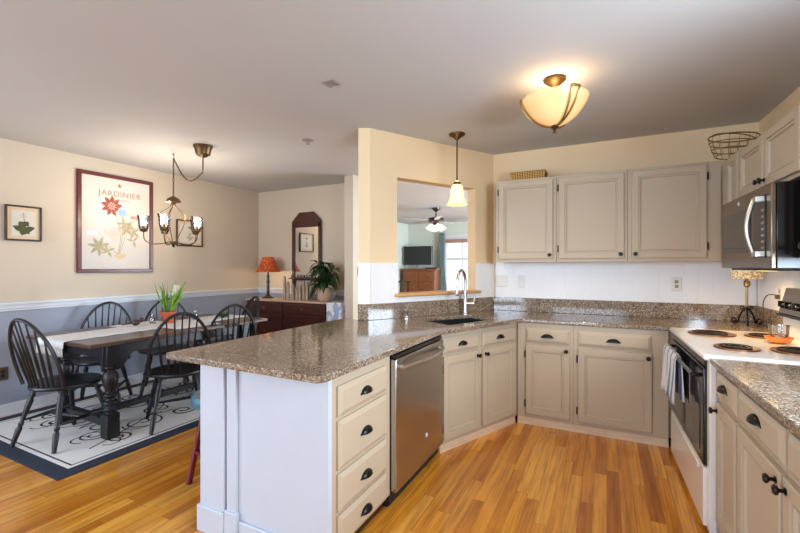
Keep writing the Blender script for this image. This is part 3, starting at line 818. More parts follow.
# scrolled lamp in the kitchen corner
cl = thing('table_lamp', 'small wrought-iron scroll lamp with mottled ivory shade in kitchen corner', 'lamp', (0.965, 4.02, ZT1))
def spiral(c, r0, r1, turns, a0, plane, n=30):
    out = []
    for i in range(n + 1):
        q = i / n; a = a0 + turns * 2 * PI * q; r = r0 + (r1 - r0) * q
        out.append((c[0] + plane[0] * r * math.cos(a), c[1] + plane[1] * r * math.cos(a), c[2] + r * math.sin(a)))
    return out
m = MB()
for a in (0.35, 0.35 + 2 * PI / 3, 0.35 + 4 * PI / 3):
    pl = (math.cos(a), math.sin(a))
    m.tube([(0, 0, 0.13), (pl[0] * 0.03, pl[1] * 0.03, 0.105), (pl[0] * 0.05, pl[1] * 0.05, 0.06), (pl[0] * 0.06, pl[1] * 0.06, 0.012)], 0.006, 8)
    m.tube(spiral((pl[0] * 0.085, pl[1] * 0.085, 0.03), 0.026, 0.007, 1.4, PI, pl), 0.006, 8)
    m.tube(spiral((pl[0] * 0.03, pl[1] * 0.03, 0.135), 0.018, 0.005, 1.2, PI, pl), 0.004, 8)
m.build('scroll_base', M['blackmetal'], cl)
m = MB(); m.tube([(0, 0, 0.08), (0, 0, 0.30)], 0.008, 10); m.lathe([(0.008, 0.29), (0.02, 0.30), (0.022, 0.33), (0.012, 0.345), (0.008, 0.38)], seg=14); m.build('stem', M['brass'], cl)
m = MB(); m.lathe([(0.098, 0.355), (0.092, 0.445), (0.089, 0.445), (0.095, 0.355)], seg=28); m.build('lamp_shade', M['ivoryshade'], cl)
m = MB()
P = [(1.088, 3.782, 1.15), (1.06, 3.79, 1.165), (1.03, 3.82, 1.155), (1.015, 3.84, 1.10), (1.02, 3.86, 1.0), (1.0, 3.92, 0.935), (0.97, 3.98, 0.92), (0.96, 4.0, 0.921)]
def smooth_pts(P, n=6):
    out = []; P = [Vector(p) for p in P]
    for i in range(len(P) - 1):
        p0 = P[max(i - 1, 0)]; p1 = P[i]; p2 = P[i + 1]; p3 = P[min(i + 2, len(P) - 1)]
        for k in range(n):
            t = k / n
            out.append(0.5 * ((2 * p1) + (-p0 + p2) * t + (2 * p0 - 5 * p1 + 4 * p2 - p3) * t * t + (-p0 + 3 * p1 - 3 * p2 + p3) * t ** 3))
    out.append(P[-1]); return [tuple(p) for p in out]
m.tube([(a - 0.965, b - 4.02, c - ZT1) for a, b, c in smooth_pts(P)], 0.004, 6)
m.box(1.066 - 0.965, 1.090 - 0.965, 3.768 - 4.02, 3.796 - 4.02, 1.136 - ZT1, 1.166 - ZT1)
m.build('power_cord', M['cord'], cl)

# glass measuring bowl on the hob
gb = thing('glass_bowl', 'clear glass bowl with amber base standing on rear range burner', 'bowl', (*RP(1.16, 0.24), 0.926))
m = MB(); m.lathe([(0.028, 0.0), (0.050, 0.006), (0.063, 0.028), (0.066, 0.034), (0.062, 0.034), (0.048, 0.010), (0.0, 0.006)], seg=28); m.build('amber_dish', M['amberglass'], gb)
m = MB(); m.lathe([(0.036, 0.035), (0.044, 0.05), (0.047, 0.098), (0.050, 0.102), (0.045, 0.102), (0.041, 0.055), (0.0, 0.04)], seg=28); m.build('tumbler', M['clearglass'], gb)

# baskets on the cabinets
m = MB()
m.rings(0, 0.31, 0, 0.0, [(0, 0)]) if False else None
def tray(m, w, d, h, t, flare):
    o0 = [(-w / 2, -d / 2), (w / 2, -d / 2), (w / 2, d / 2), (-w / 2, d / 2)]
    def sc(k): return [(x * k, y * k) for x, y in o0]
    lv = [(sc(1), 0), (sc(flare), h), (sc(flare * 0.93), h), (sc(0.93), t)]
    v = []; f = []
    for pl, z in lv: v += [(x, y, z) for x, y in pl]
    f.append((3, 2, 1, 0)); f.append((12, 13, 14, 15))
    for i in range(3):
        for j in range(4):
            k = (j + 1) % 4; f.append((i * 4 + j, i * 4 + k, i * 4 + 4 + k, i * 4 + 4 + j))
    m.add(v, f)
tray(m, 0.30, 0.16, 0.072, 0.008, 1.06)
m.tube([(-0.159, -0.085, 0.072), (0.159, -0.085, 0.072), (0.159, 0.085, 0.072), (-0.159, 0.085, 0.072)], 0.006, 6, closed=True)
o = m.build('wicker_basket', M['wicker'], bevel=0.008, loc=(-0.665, 4.06, UZ1 + 0.001))
tag(o, 'rectangular golden wicker basket on top of the leftmost wall cabinet', 'basket')
m = MB()
bx, by = 0.18, 0.12
for z, k in ((0.004, 0.75), (0.05, 0.88), (0.10, 0.97), (0.145, 1.0)):
    m.tube([(bx * k * math.cos(2 * PI * i / 28), by * k * math.sin(2 * PI * i / 28), z) for i in range(28)], 0.0035 if z < 0.14 else 0.005, 6, closed=True)
for i in range(16):
    a = 2 * PI * i / 16; m.tube([(bx * k * math.cos(a), by * k * math.sin(a), z) for z, k in ((0.004, 0.75), (0.05, 0.88), (0.10, 0.97), (0.145, 1.0))], 0.0022, 5)
m.tube([(bx * math.cos(a), 0, 0.145 + 0.03 * math.sin(a)) for a in [PI * i / 12 for i in range(13)]], 0.0045, 6)
o = m.build('wire_basket', M['brass'], loc=(0.85, 3.86, 2.187), rz=0.6)
tag(o, 'oval wire basket on top of the corner wall cabinets', 'basket')

# wall plates
def plate(label, loc, rz, w, h, kind, group=None, mat='plate'):
    t = thing('wall_plate', label, 'switch' if kind == 'switch' else 'outlet', loc, rz, group)
    m = MB(); m.rings(-w / 2, w / 2, -h / 2, h / 2, [(0, 0), (0, -0.004), (0.004, -0.007)]); m.build('cover', M[mat], t, smooth=20)
    m = MB()
    if kind == 'switch':
        n = 2 if w > 0.1 else 1
        for i in range(n):
            x = (i - (n - 1) / 2) * 0.047; m.box(x - 0.016, x + 0.016, -0.010, -0.007, -0.033, 0.033)
        m.build('rocker', M[mat], t, bevel=0.001)
    else:
        for z in (-0.02, 0.02): m.box(-0.014, 0.014, -0.009, -0.007, z - 0.014, z + 0.014)
        m.build('socket', M['ventmetal'] if mat == 'plate' else M['blackmatte'], t, bevel=0.002)
    return t
plate('white double switch plate on wainscot beside the slanted wall corner', (-0.965, YB - 0.012, 1.215), 0, 0.12, 0.12, 'switch')
plate('white single switch plate on wainscot right of the double switch', (-0.765, YB - 0.012, 1.215), 0, 0.07, 0.12, 'switch')
plate('white outlet plate on wainscot left of the scroll lamp', (0.54, YB - 0.012, 1.213), 0, 0.075, 0.12, 'outlet')
pq = RP(0.47, 0.012)
plate('ivory outlet plate behind the range with lamp cord plugged in', (pq[0], pq[1], 1.17), RRZ, 0.07, 0.115, 'outlet')
plate('brown outlet plate low on blue-grey wall at left edge', (XL, 1.69, 0.39), PI / 2, 0.075, 0.12, 'outlet', mat='platedark')
plate('dark switch plate seen edge-on on the passage wall end', (-2.87, 4.50, 1.30), PI / 2, 0.07, 0.115, 'switch', mat='platedark')

# ------------------------------------------------------------------ ceiling fittings
cf = thing('ceiling_light', 'semi-flush bowl ceiling light of lit amber glass with bronze straps', 'light', (-0.288, 2.70, H))
m = MB(); m.lathe([(0.0, 0), (0.068, 0), (0.066, -0.014), (0.045, -0.030), (0.02, -0.045), (0.014, -0.06), (0.014, -0.30)], seg=28); m.build('canopy', M['bronze'], cf)
m = MB(); prof = [(0.185, -0.13), (0.196, -0.127), (0.188, -0.15), (0.165, -0.19), (0.13, -0.235), (0.09, -0.268), (0.045, -0.288), (0.012, -0.292)]
m.lathe(prof + [(0.012, -0.286), (0.045, -0.281), (0.087, -0.261), (0.126, -0.228), (0.16, -0.184), (0.182, -0.145)], seg=40); m.build('glass_bowl', M['bowlglass'], cf)
m = MB()
for k in range(3):
    a0 = math.radians(-49 + 120 * k)
    for s_ in (-0.13, 0.13):
        pts = []
        for (r, z) in [(0.202, -0.123), (0.196, -0.15), (0.173, -0.192), (0.137, -0.24), (0.095, -0.274), (0.05, -0.294), (0.014, -0.298)]:
            q = (r / 0.2) ** 0.7; a = a0 + s_ * q
            pts.append((r * math.cos(a), r * math.sin(a), z))
        m.tube(smooth_pts(pts, 3), 0.006, 6)
    m.tube([(0.203 * math.cos(a0 + t), 0.203 * math.sin(a0 + t), -0.123) for t in (-0.13, -0.06, 0, 0.06, 0.13)], 0.007, 6)
m.build('strap', M['brass'], cf)
m = MB(); m.lathe([(0.0, -0.285), (0.02, -0.29), (0.026, -0.30), (0.014, -0.312), (0.008, -0.318), (0.011, -0.326), (0.006, -0.338), (0, -0.34)], seg=16); m.build('finial', M['bronze'], cf)
point_light('bowl_lamp', (-0.288, 2.70, H - 0.115), 7.0, (1.0, 0.74, 0.46), 0.04)
spot_light('bowl_lamp_lower', (-0.288, 2.70, H - 0.345), 27, (1.0, 0.72, 0.42), 0.05)

pd = thing('pendant_light', 'bell-shaped lit glass pendant on dark rod above the sink', 'light', (-1.174, 3.436, H))
m = MB(); m.lathe([(0, 0), (0.072, 0), (0.07, -0.012), (0.035, -0.032), (0.014, -0.05), (0.007, -0.056)], seg=24); m.build('canopy', M['bronze'], pd)
m = MB(); m.tube([(0, 0, -0.05), (0, 0, -0.42)], 0.0065, 10); m.lathe([(0.007, -0.41), (0.028, -0.425), (0.036, -0.445), (0.034, -0.455)], seg=18); m.build('rod', M['bronze'], pd)
m = MB(); m.lathe([(0.034, -0.445), (0.05, -0.46), (0.056, -0.50), (0.062, -0.56), (0.075, -0.60), (0.093, -0.622), (0.089, -0.624), (0.071, -0.604), (0.058, -0.56), (0.052, -0.50), (0.046, -0.464), (0.032, -0.45)], seg=30); m.build('glass_shade', M['pendglass'], pd)
spot_light('pendant_lamp', (-1.174, 3.436, H - 0.63), 6, (1.0, 0.80, 0.52), 0.03)
point_light('pendant_lamp_glow', (-1.174, 3.436, H - 0.40), 0.8, (1.0, 0.80, 0.52), 0.03)

# chandelier
ch = thing('chandelier', 'five-arm bronze chandelier with glass cups over the dining table', 'chandelier', (-4.0, 2.72, H))
m = MB(); ccx, ccy = 0.517, -0.05
m.lathe([(0, 0), (0.088, 0), (0.09, -0.01), (0.075, -0.035), (0.065, -0.085), (0.035, -0.105), (0.012, -0.112)], c=(ccx, ccy, 0), seg=26); m.build('canopy', M['bronze'], ch)
m = MB(); m.lathe([(0.012, 0), (0.01, -0.01), (0.004, -0.02)], seg=10)
m.tube([(0, 0, -0.02)] + [(0.014 * math.sin(a), 0, -0.035 + 0.014 * math.cos(a)) for a in [PI * i / 8 for i in range(9)]], 0.003, 6)
m.build('ceiling_hook', M['brass'], ch)
m = MB()
m.tube([(ccx, ccy, -0.10), (ccx, ccy, -0.24)], 0.006, 8)
def chain(m, pts, ln=0.034, w=0.009, r=0.0024):
    P = [Vector(p) for p in pts]; acc = 0; k = 0; i = 0; pos = P[0].copy()
    L = [0]
    for a, b in zip(P, P[1:]): L.append(L[-1] + (b - a).length)
    s_ = ln / 2
    while s_ < L[-1]:
        while L[i + 1] < s_: i += 1
        t = (s_ - L[i]) / (L[i + 1] - L[i]); c = P[i].lerp(P[i + 1], t); d = (P[i + 1] - P[i]).normalized()
        side = d.cross(Vector((0, 0, 1)));
        if side.length < 0.1: side = Vector((1, 0, 0))
        side.normalize(); oth = d.cross(side)
        ax = side if k % 2 else oth
        m.tube([tuple(c + d * (ln * 0.62 * math.cos(a)) + ax * (w * math.sin(a))) for a in [2 * PI * q / 10 for q in range(10)]], r, 5, closed=True)
        s_ += ln; k += 1
cat = []
for i in range(21):
    q = i / 20; x = ccx * (1 - q); y = ccy * (1 - q)
    sag = -0.25 + (0.21) * q - 0.155 * math.sin(PI * q) 
    cat.append((x, y, sag))
chain(m, cat); chain(m, [(0, 0, -0.05), (0, 0, -0.44)])
m.tube(cat, 0.0028, 5); m.tube([(0, 0, -0.05), (0, 0, -0.44)], 0.0028, 5)
m.build('chain', M['bronze'], ch)
m = MB(); m.lathe([(0.006, -0.43), (0.02, -0.445), (0.05, -0.46), (0.068, -0.485), (0.072, -0.50), (0.045, -0.505), (0.022, -0.515), (0.012, -0.53)], seg=24)
m.lathe([(0.01, -0.90), (0.03, -0.915), (0.03, -0.925), (0.012, -0.945), (0.016, -0.955), (0, -0.97)], seg=16)
m.build('crown', M['bronze'], ch)
for k in range(5):
    a = math.radians(20 + 72 * k); ca, sa = math.cos(a), math.sin(a)
    m = MB()
    pr_ = [(0.02, -0.51), (0.032, -0.55), (0.10, -0.60), (0.128, -0.64), (0.122, -0.72), (0.075, -0.82), (0.03, -0.90)]
    m.tube(smooth_pts([(r * ca, r * sa, z) for r, z in pr_], 4), 0.004, 6)
    pr_ = [(0.02, -0.905), (0.10, -0.93), (0.19, -0.935), (0.25, -0.90), (0.262, -0.84), (0.262, -0.815)]
    m.tube(smooth_pts([(r * ca, r * sa, z) for r, z in pr_], 4), 0.0055, 6)
    m.lathe([(0.006, -0.82), (0.032, -0.812), (0.036, -0.80), (0.016, -0.796), (0.012, -0.78), (0.011, -0.755), (0, -0.754)], c=(0.262 * ca, 0.262 * sa, 0), seg=14)
    arm = m.build('arm', M['bronze'], ch)
    point_light('chandelier_bulb_light', (-4.0 + 0.262 * ca, 2.72 + 0.262 * sa, H - 0.63), 5.5, (1.0, 0.83, 0.62), 0.02)
    m = MB(); m.lathe([(0.009, -0.755), (0.016, -0.735), (0.017, -0.715), (0.008, -0.69), (0.001, -0.67)], c=(0.262 * ca, 0.262 * sa, 0), seg=12); m.build('bulb', M['bulb'], arm)
    m = MB(); m.lathe([(0.022, -0.80), (0.038, -0.785), (0.045, -0.75), (0.047, -0.70), (0.058, -0.655), (0.060, -0.655), (0.049, -0.70), (0.047, -0.75), (0.040, -0.787), (0.022, -0.803)], c=(0.262 * ca, 0.262 * sa, 0), seg=20); m.build('glass_cup', M['clearglass'], arm)


# ceiling fan in the living room
fn = thing('ceiling_fan', 'dark ceiling fan with glass light cups in the living room beyond', 'fan', (-3.03, 7.59, H))
m = MB(); m.lathe([(0, 0), (0.085, 0), (0.08, -0.03), (0.03, -0.07), (0.014, -0.08), (0.014, -0.17), (0.05, -0.18), (0.15, -0.20), (0.17, -0.24), (0.15, -0.28), (0.07, -0.30), (0.06, -0.34), (0, -0.35)], seg=24); m.build('motor', M['espresso'], fn)
for k in range(5):
    a = math.radians(8 + 72 * k)
    m = MB(); T = Tm((0, 0, -0.25), rz=a) @ Tm(rx=0.2)
    m.prism([(0.13, -0.02), (0.22, -0.05), (0.62, -0.068), (0.66, -0.04), (0.66, 0.04), (0.62, 0.068), (0.22, 0.05), (0.13, 0.02)], -0.004, 0.004, T)
    m.build('blade', M['fanblade_reflect'], fn)
for k in range(4):
    a = math.radians(-50 + 90 * k); T = Tm((0.09 * math.cos(a), 0.09 * math.sin(a), -0.33), rz=a) @ Tm(ry=-0.55)
    m = MB(); m.lathe([(0.02, 0), (0.035, -0.02), (0.045, -0.07), (0.066, -0.115), (0.062, -0.117), (0.03, -0.03), (0, -0.02)], seg=18, T=T); m.build('glass_cup', M['fanglass'], fn)

# ceiling vents
def vent(label, loc, rz, w, d):
    m = MB(); m.rings(-w / 2, w / 2, -d / 2, d / 2, [(0, 0), (0, -0.006), (0.012, -0.010), (0.014, -0.004)], T=Matrix.Rotation(PI / 2, 4, 'X').inverted() if False else Matrix(((1, 0, 0, 0), (0, 0, 1, 0), (0, 1, 0, 0), (0, 0, 0, 1))))
    for i in range(5): m.box(-w / 2 + 0.014, w / 2 - 0.014, -d / 2 + 0.02 + i * (d - 0.04) / 5, -d / 2 + 0.026 + i * (d - 0.04) / 5, -0.008, 0)
    o = m.build('ceiling_vent', M['ventmetal'], loc=loc, rz=rz); tag(o, label, 'vent'); return o
vent('small grey square ceiling vent in the kitchen ceiling', (-1.56, 2.12, H), 0.0, 0.085, 0.085)
m = MB(); m.lathe([(0, 0), (0.05, 0), (0.052, -0.005), (0.03, -0.01), (0.012, -0.015), (0.012, -0.035), (0.024, -0.038), (0, -0.042)], seg=18)
o = m.build('fire_sprinkler', M['ventmetal'], loc=(-2.455, 2.98, H)); tag(o, 'round recessed fire sprinkler head in the ceiling near the passage', 'sprinkler')

# ------------------------------------------------------------------ pictures on the left wall
def picture(label, y0, y1, z0, z1, fw, fmat, mat_border=0.0):
    # local frame: x along +Y world, faces +X
    t = thing('framed_print', label, 'picture', (XL + 0.001, (y0 + y1) / 2, z0), PI / 2)
    w, h = y1 - y0, z1 - z0
    m = MB()
    for a, b, c, d in ((-w / 2, w / 2, 0, fw), (-w / 2, w / 2, h - fw, h), (-w / 2, -w / 2 + fw, fw, h - fw), (w / 2 - fw, w / 2, fw, h - fw)):
        m.box(a, b, -0.028, 0, c, d)
    m.build('frame', M[fmat], t, bevel=0.005)
    m = MB(); m.box(-w / 2 + fw, w / 2 - fw, -0.012, -0.002, fw, h - fw); m.build('mat_board', M['mat'] if mat_border else M['paper'], t, smooth=0)
    y = -0.0125
    if mat_border:
        m = MB(); q = fw + mat_border; m.box(-w / 2 + q, w / 2 - q, -0.0135, -0.012, q, h - q); m.build('print_sheet', M['paper'], t, smooth=0); y = -0.014
    return t, w, h, y
def blob(m, cx, cz, rx, rz_, rot, y, n=14, wob=0.0):
    y = y - 0.0009
    pts = []
    for i in range(n):
        a = 2 * PI * i / n; k = 1 + wob * math.sin(3 * a)
        x, z = rx * k * math.cos(a), rz_ * k * math.sin(a)
        pts.append((cx + x * math.cos(rot) - z * math.sin(rot), cz + x * math.sin(rot) + z * math.cos(rot)))
    T = Matrix(((1, 0, 0, 0), (0, 0, -1, y), (0, 1, 0, 0), (0, 0, 0, 1)))
    m.prism(pts, 0.0, 0.0009, T)
LIFT = [0.0]
def leaf2(m, x0, z0, ln, wd, ang, y):
    LIFT[0] = (LIFT[0] + 0.00013) % 0.0016; y = y - LIFT[0]
    pts = []
    n = 7
    for i in range(n + 1):
        q = i / n; pts.append((q * ln, wd * math.sin(PI * q ** 0.8)))
    for i in range(n - 1, 0, -1):
        q = i / n; pts.append((q * ln, -wd * math.sin(PI * q ** 0.8)))
    c, s_ = math.cos(ang), math.sin(ang)
    pp_ = [(x0 + x * c - z * s_, z0 + x * s_ + z * c) for x, z in pts]
    m.prism(pp_, 0, 0.0009, Matrix(((1, 0, 0, 0), (0, 0, -1, y), (0, 1, 0, 0), (0, 0, 0, 1))))
def stem2(m, pts, r, y):
    m.tube([(x, y - 0.0006, z) for x, z in smooth_pts([(x, z, 0) for x, z in pts], 4) for _ in (0,)] if False else [(p[0], y - 0.0004, p[1]) for p in smooth_pts([(x, z, 0) for x, z in pts], 4)], r, 5)

t, w, h, y = picture('large botanical print headed JARDINIER in a dark red frame', 2.266, 3.058, 1.299, 2.378, 0.04, 'redframe')
m = MB()  # red flower
fx, fz = -0.06, 0.735
for i in range(9): leaf2(m, fx + 0.03 * math.cos(i * 0.7), fz + 0.03 * math.sin(i * 0.7), 0.085, 0.022, i * 2 * PI / 9 + 0.2, y)
m.build('red_flower', M['redflower'], t, smooth=0)
m = MB(); blob(m, fx, fz, 0.034, 0.034, 0, y - 0.001); blob(m, fx - 0.01, fz + 0.01, 0.012, 0.012, 0, y - 0.0018); m.build('flower_centre', M['pinkflower'], t, smooth=0)
m = MB()
for i in range(7): blob(m, 0.045 + 0.032 * math.cos(i * 0.9), 0.675 + 0.024 * math.sin(i * 0.9), 0.026, 0.018, i * 0.9, y - 0.0004 * i)
m.build('blue_flower', M['blueflower'], t, smooth=0)
m = MB()
for i in range(5): blob(m, 0.13 + 0.02 * math.cos(i * 1.3), 0.665 + 0.015 * math.sin(i * 1.3), 0.022, 0.016, i, y - 0.0004 * i)
m.build('white_flower', M['palegreyink'], t, smooth=0)
m = MB()
for i in range(6): leaf2(m, -0.02, 0.33, 0.20, 0.012, 1.2 + 0.22 * i, y + 0.0004)
m.build('pale_fern', M['palegreyink'], t, smooth=0)
m = MB()
for i in range(5): leaf2(m, 0.185, 0.625, 0.075, 0.012, -0.3 + i * 0.2, y)
for i in range(4): leaf2(m, 0.19, 0.63, 0.06, 0.010, 2.8 + i * 0.2, y)
m.build('pink_flower', M['pinkflower'], t, smooth=0)
m = MB()
for q in [[(0.0, 0.2), (0.03, 0.4), (0.0, 0.6), (-0.04, 0.70)], [(0.01, 0.2), (0.05, 0.42), (0.05, 0.64)], [(0.02, 0.2), (0.09, 0.42), (0.18, 0.62)], [(0.0, 0.2), (-0.1, 0.3), (-0.2, 0.34)]]:
    stem2(m, q, 0.0022, y)
for (x, z, n_, sc, a0) in ((0.10, 0.50, 6, 1.0, 0.0), (0.17, 0.46, 5, 0.9, 0.6), (0.06, 0.55, 4, 0.8, 1.6), (-0.19, 0.285, 7, 1.15, 1.2), (-0.10, 0.24, 4, 0.8, 2.0), (0.17, 0.36, 3, 0.8, 0.8)):
    for i in range(n_): leaf2(m, x, z, 0.10 * sc, 0.016 * sc, a0 + i * 2 * PI / n_, y)
m.build('leaves', M['leafink'], t, smooth=0)
m = MB(); blob(m, 0.03, 0.185, 0.06, 0.03, 0.1, y, wob=0.15); blob(m, 0.03, 0.19, 0.03, 0.018, 0, y - 0.001); m.build('root_bulb', M['mat'], t, smooth=0)
def text_mesh(body, size, loc, rot, mat, parent, name, ext=0.0006, space=1.0):
    cu = bpy.data.curves.new(name, 'FONT'); cu.body = body; cu.size = size; cu.align_x = 'CENTER'; cu.extrude = ext
    cu.space_character = space
    tmp = bpy.data.objects.new(name + '_tmp', cu); COL.objects.link(tmp)
    dg = bpy.context.evaluated_depsgraph_get(); me = bpy.data.meshes.new_from_object(tmp.evaluated_get(dg))
    bpy.data.objects.remove(tmp)
    me.materials.clear(); me.materials.append(mat)
    o = bpy.data.objects.new(name, me); COL.objects.link(o); o.parent = parent; o.location = loc; o.rotation_euler = rot
    return o
text_mesh('JARDINIER', 0.085, (0.03, y - 0.001, 0.845), (PI / 2, 0, 0), M['letterink'], t, 'lettering', space=1.15)
m = MB(); blob(m, 0.02, 0.965, 0.022, 0.014, 0, y); blob(m, 0.02, 0.985, 0.008, 0.012, 0, y); blob(m, 0.05, 0.805, 0.10, 0.0035, 0, y); m.build('crest', M['letterink'], t, smooth=0)
m = MB()
for i in range(3): blob(m, -0.29 + 0.035 * i, 0.43 - 0.01 * abs(i - 1), 0.016, 0.022, 0, y)
m.build('pale_blossoms', M['trimwhite'], t, smooth=0)

def small_botanical(label, y0, y1, z0, z1, rich):
    t, w, h, y = picture(label, y0, y1, z0, z1, 0.016, 'blackframe', 0.03)
    m = MB()
    stem2(m, [(0, h * 0.28), (0.004, h * 0.5), (-0.004, h * 0.8)], 0.0018, y)
    for i, (x, z, ln, an) in enumerate(((0, .30, .09, 2.7), (0, .30, .09, 0.35), (0, .33, .075, -1.2 + PI), (0.01, .34, .06, -0.9), (0, .30, .05, -1.9), (0, .42, .055, 2.3), (0, .44, .05, 0.8))):
        leaf2(m, x * w, z * h, ln * (1 if rich else 0.7), 0.026 * (1 if rich else 0.45), an, y - 0.0003 * i)
    m.build('leaves', M['leafinkdark'] if rich else M['leafink'], t, smooth=0)
    m = MB()
    for i in range(5): leaf2(m, 0, h * 0.68, 0.035, 0.006, 0.4 + i * 0.6, y)
    m.build('blossom', M['palegreyink'] if rich else M['redflower'], t, smooth=0)
small_botanical('small framed print of a dark-leaved plant near the left edge', 1.699, 1.972, 1.605, 1.935, True)
small_botanical('small framed botanical print on the left wall behind the chandelier', 3.36, 3.74, 1.63, 1.97, False)

# ------------------------------------------------------------------ rug
m = MB()
rx0, rx1, ry0, ry1 = -4.84, -3.12, 1.34, 4.0
m.cur = 0; m.box(rx0, rx1, ry0, ry1, 0.0, 0.008)
def inset(k, z, mi):
    m.cur = mi; m.box(rx0 + k, rx1 - k, ry0 + k, ry1 - k, 0.001, z)
inset(0.105, 0.0086, 1); inset(0.135, 0.0092, 2); inset(0.147, 0.0098, 1)
m.cur = 2
def ribbon(pts, wdt):
    v = []; f = []
    for i, p in enumerate(pts):
        d = Vector(pts[min(i + 1, len(pts) - 1)]) - Vector(pts[max(i - 1, 0)]); d.normalize(); n_ = Vector((-d.y, d.x)) * wdt / 2
        v += [(p[0] + n_.x, p[1] + n_.y, 0.0104), (p[0] - n_.x, p[1] - n_.y, 0.0104)]
    for i in range(len(pts) - 1): f.append((2 * i, 2 * i + 1, 2 * i + 3, 2 * i + 2))
    m.add(v, f)
def curl(cx, cy, r0, r1, turns, a0, sgn=1, wdt=0.016):
    n_ = 44; ribbon([(cx + (r0 + (r1 - r0) * i / n_) * math.cos(a0 + sgn * turns * 2 * PI * i / n_), cy + (r0 + (r1 - r0) * i / n_) * math.sin(a0 + sgn * turns * 2 * PI * i / n_)) for i in range(n_ + 1)], wdt)
rcx, rcy = (rx0 + rx1) / 2, (ry0 + ry1) / 2
for sx in (-1, 1):
    for sy in (-1, 1):
        for (dx, dy, r0, a0) in ((0.16, 0.22, 0.15, 0.3), (0.36, 0.50, 0.17, 2.2), (0.14, 0.72, 0.14, 4.0), (0.40, 0.14, 0.11, 1.0), (0.30, 0.85, 0.10, 0.0), (0.52, 0.78, 0.10, 3.0)):
            curl(rcx + sx * dx, rcy + sy * dy, r0, 0.02, 1.5, a0 if sx > 0 else PI - a0, sx * sy)
            curl(rcx + sx * dx * 1.05, rcy + sy * dy * 1.1, r0 * 0.62, r0 * 0.75, 0.6, a0 + 2, -sx * sy, 0.012)
        ribbon([(rcx + sx * (0.05 + 0.5 * q), rcy + sy * (0.1 + 0.9 * q ** 1.4)) for q in [i / 12 for i in range(13)]], 0.014)
o = m.build('area_rug', [M['navy'], M['cream'], M['rugblack']], smooth=0)
tag(o, 'cream rug with black scrolls and navy border under the dining table', 'rug')
RZ = 0.011

# ------------------------------------------------------------------ dining table
TZ = 0.79 - RZ
tb = thing('dining_table', 'long dark trestle dining table with heavy turned legs and shaped apron', 'table', (-3.85, 2.52, RZ))
TW, TL = 0.485, 0.88
m = MB(); m.box(-TW, TW, -TL, TL, TZ - 0.03, TZ); m.build('table_top', M['tabletop'], tb, bevel=0.006)
m = MB()
Tx = Matrix(((0, 0, 1, 0), (1, 0, 0, 0), (0, 1, 0, 0), (0, 0, 0, 1)))   # prism poly (y,z) extruded along x
zt = TZ - 0.03
def shaped(y0, y1, zt, hmin, hmax):
    L_ = y1 - y0; pts = [(y0, zt), (y0, zt - hmax), (y0 + 0.12, zt - hmax)]
    for i in range(7): q = i / 6; pts.append((y0 + 0.12 + 0.12 * q, zt - hmax + (hmax - hmin) * (0.5 - 0.5 * math.cos(PI * q))))
    for i in range(7): q = 1 - i / 6; pts.append((y1 - 0.12 - 0.12 * q, zt - hmax + (hmax - hmin) * (0.5 - 0.5 * math.cos(PI * q))))
    pts += [(y1 - 0.12, zt - hmax), (y1, zt - hmax), (y1, zt)]
    return pts
LX, LY = 0.335, 0.66
for sx in (-1, 1):
    m.prism(shaped(-LY - 0.06, LY + 0.06, zt, 0.10, 0.22), sx * LX - 0.014, sx * LX + 0.014, Tx)
for sy in (-1, 1): m.box(-LX, LX, sy * LY - 0.014, sy * LY + 0.014, zt - 0.13, zt)
m.build('apron', M['blackwood'], tb, bevel=0.003)
LEG = [(0.045, 0.26), (0.052, 0.27), (0.055, 0.285), (0.036, 0.30), (0.034, 0.315), (0.05, 0.33), (0.052, 0.345), (0.034, 0.36), (0.038, 0.385), (0.052, 0.43), (0.058, 0.47), (0.052, 0.505), (0.034, 0.53), (0.034, 0.54), (0.052, 0.55), (0.052, 0.565), (0.045, 0.57)]
for sx in (-1, 1):
    for sy in (-1, 1):
        m = MB(); m.box(-0.048, 0.048, -0.048, 0.048, 0.0, 0.19); m.lathe([(0.05, 0.19), (0.036, 0.205), (0.05, 0.22), (0.052, 0.235), (0.04, 0.25)] + LEG, seg=20)
        m.box(-0.052, 0.052, -0.052, 0.052, 0.57, zt)
        l_ = m.build('leg', M['blackwood'], tb, bevel=0.006); l_.location = (sx * LX, sy * LY, 0)
m = MB()
for sy in (-1, 1): m.box(-LX + 0.05, LX - 0.05, sy * LY - 0.03, sy * LY + 0.03, 0.09, 0.15)
m.box(-0.03, 0.03, -LY + 0.03, LY - 0.03, 0.095, 0.145)
m.build('stretcher', M['blackwood'], tb, bevel=0.004)

# runner with fringe
m = MB(); nx, ny = 10, 60; v = []; f = []
rw = 0.20
for i in range(ny + 1):
    yy = -TL - 0.02 + (2 * TL + 0.04) * i / ny
    for j in range(nx + 1):
        x = -rw + 2 * rw * j / nx
        z = TZ + 0.004 + 0.0012 * math.sin(yy * 40 + x * 20)
        if yy < -TL: z = TZ + 0.002
        v.append((x + 0.01 * math.sin(yy * 5), yy, z))
for i in range(ny):
    for j in range(nx):
        p = i * (nx + 1) + j; f.append((p, p + 1, p + nx + 2, p + nx + 1))
m.add(v, f)
v = []; f = []
for j in range(nx + 1):
    x = -rw + 2 * rw * j / nx
    for q, (yy, z) in enumerate(((-TL - 0.02, TZ + 0.002), (-TL - 0.026, TZ - 0.02), (-TL - 0.027, TZ - 0.05))):
        v.append((x, yy + 0.003 * math.sin(j * 2.1), z))
for j in range(nx):
    for q in range(2): p = j * 3 + q; f.append((p, p + 3, p + 4, p + 1))
m.add(v, f)
rn = m.build('table_runner', M['linen'], loc=(-3.88, 2.52, RZ), solid=0.003)
tag(rn, 'white linen runner with knotted fringe along the dining table', 'runner')
m = MB()
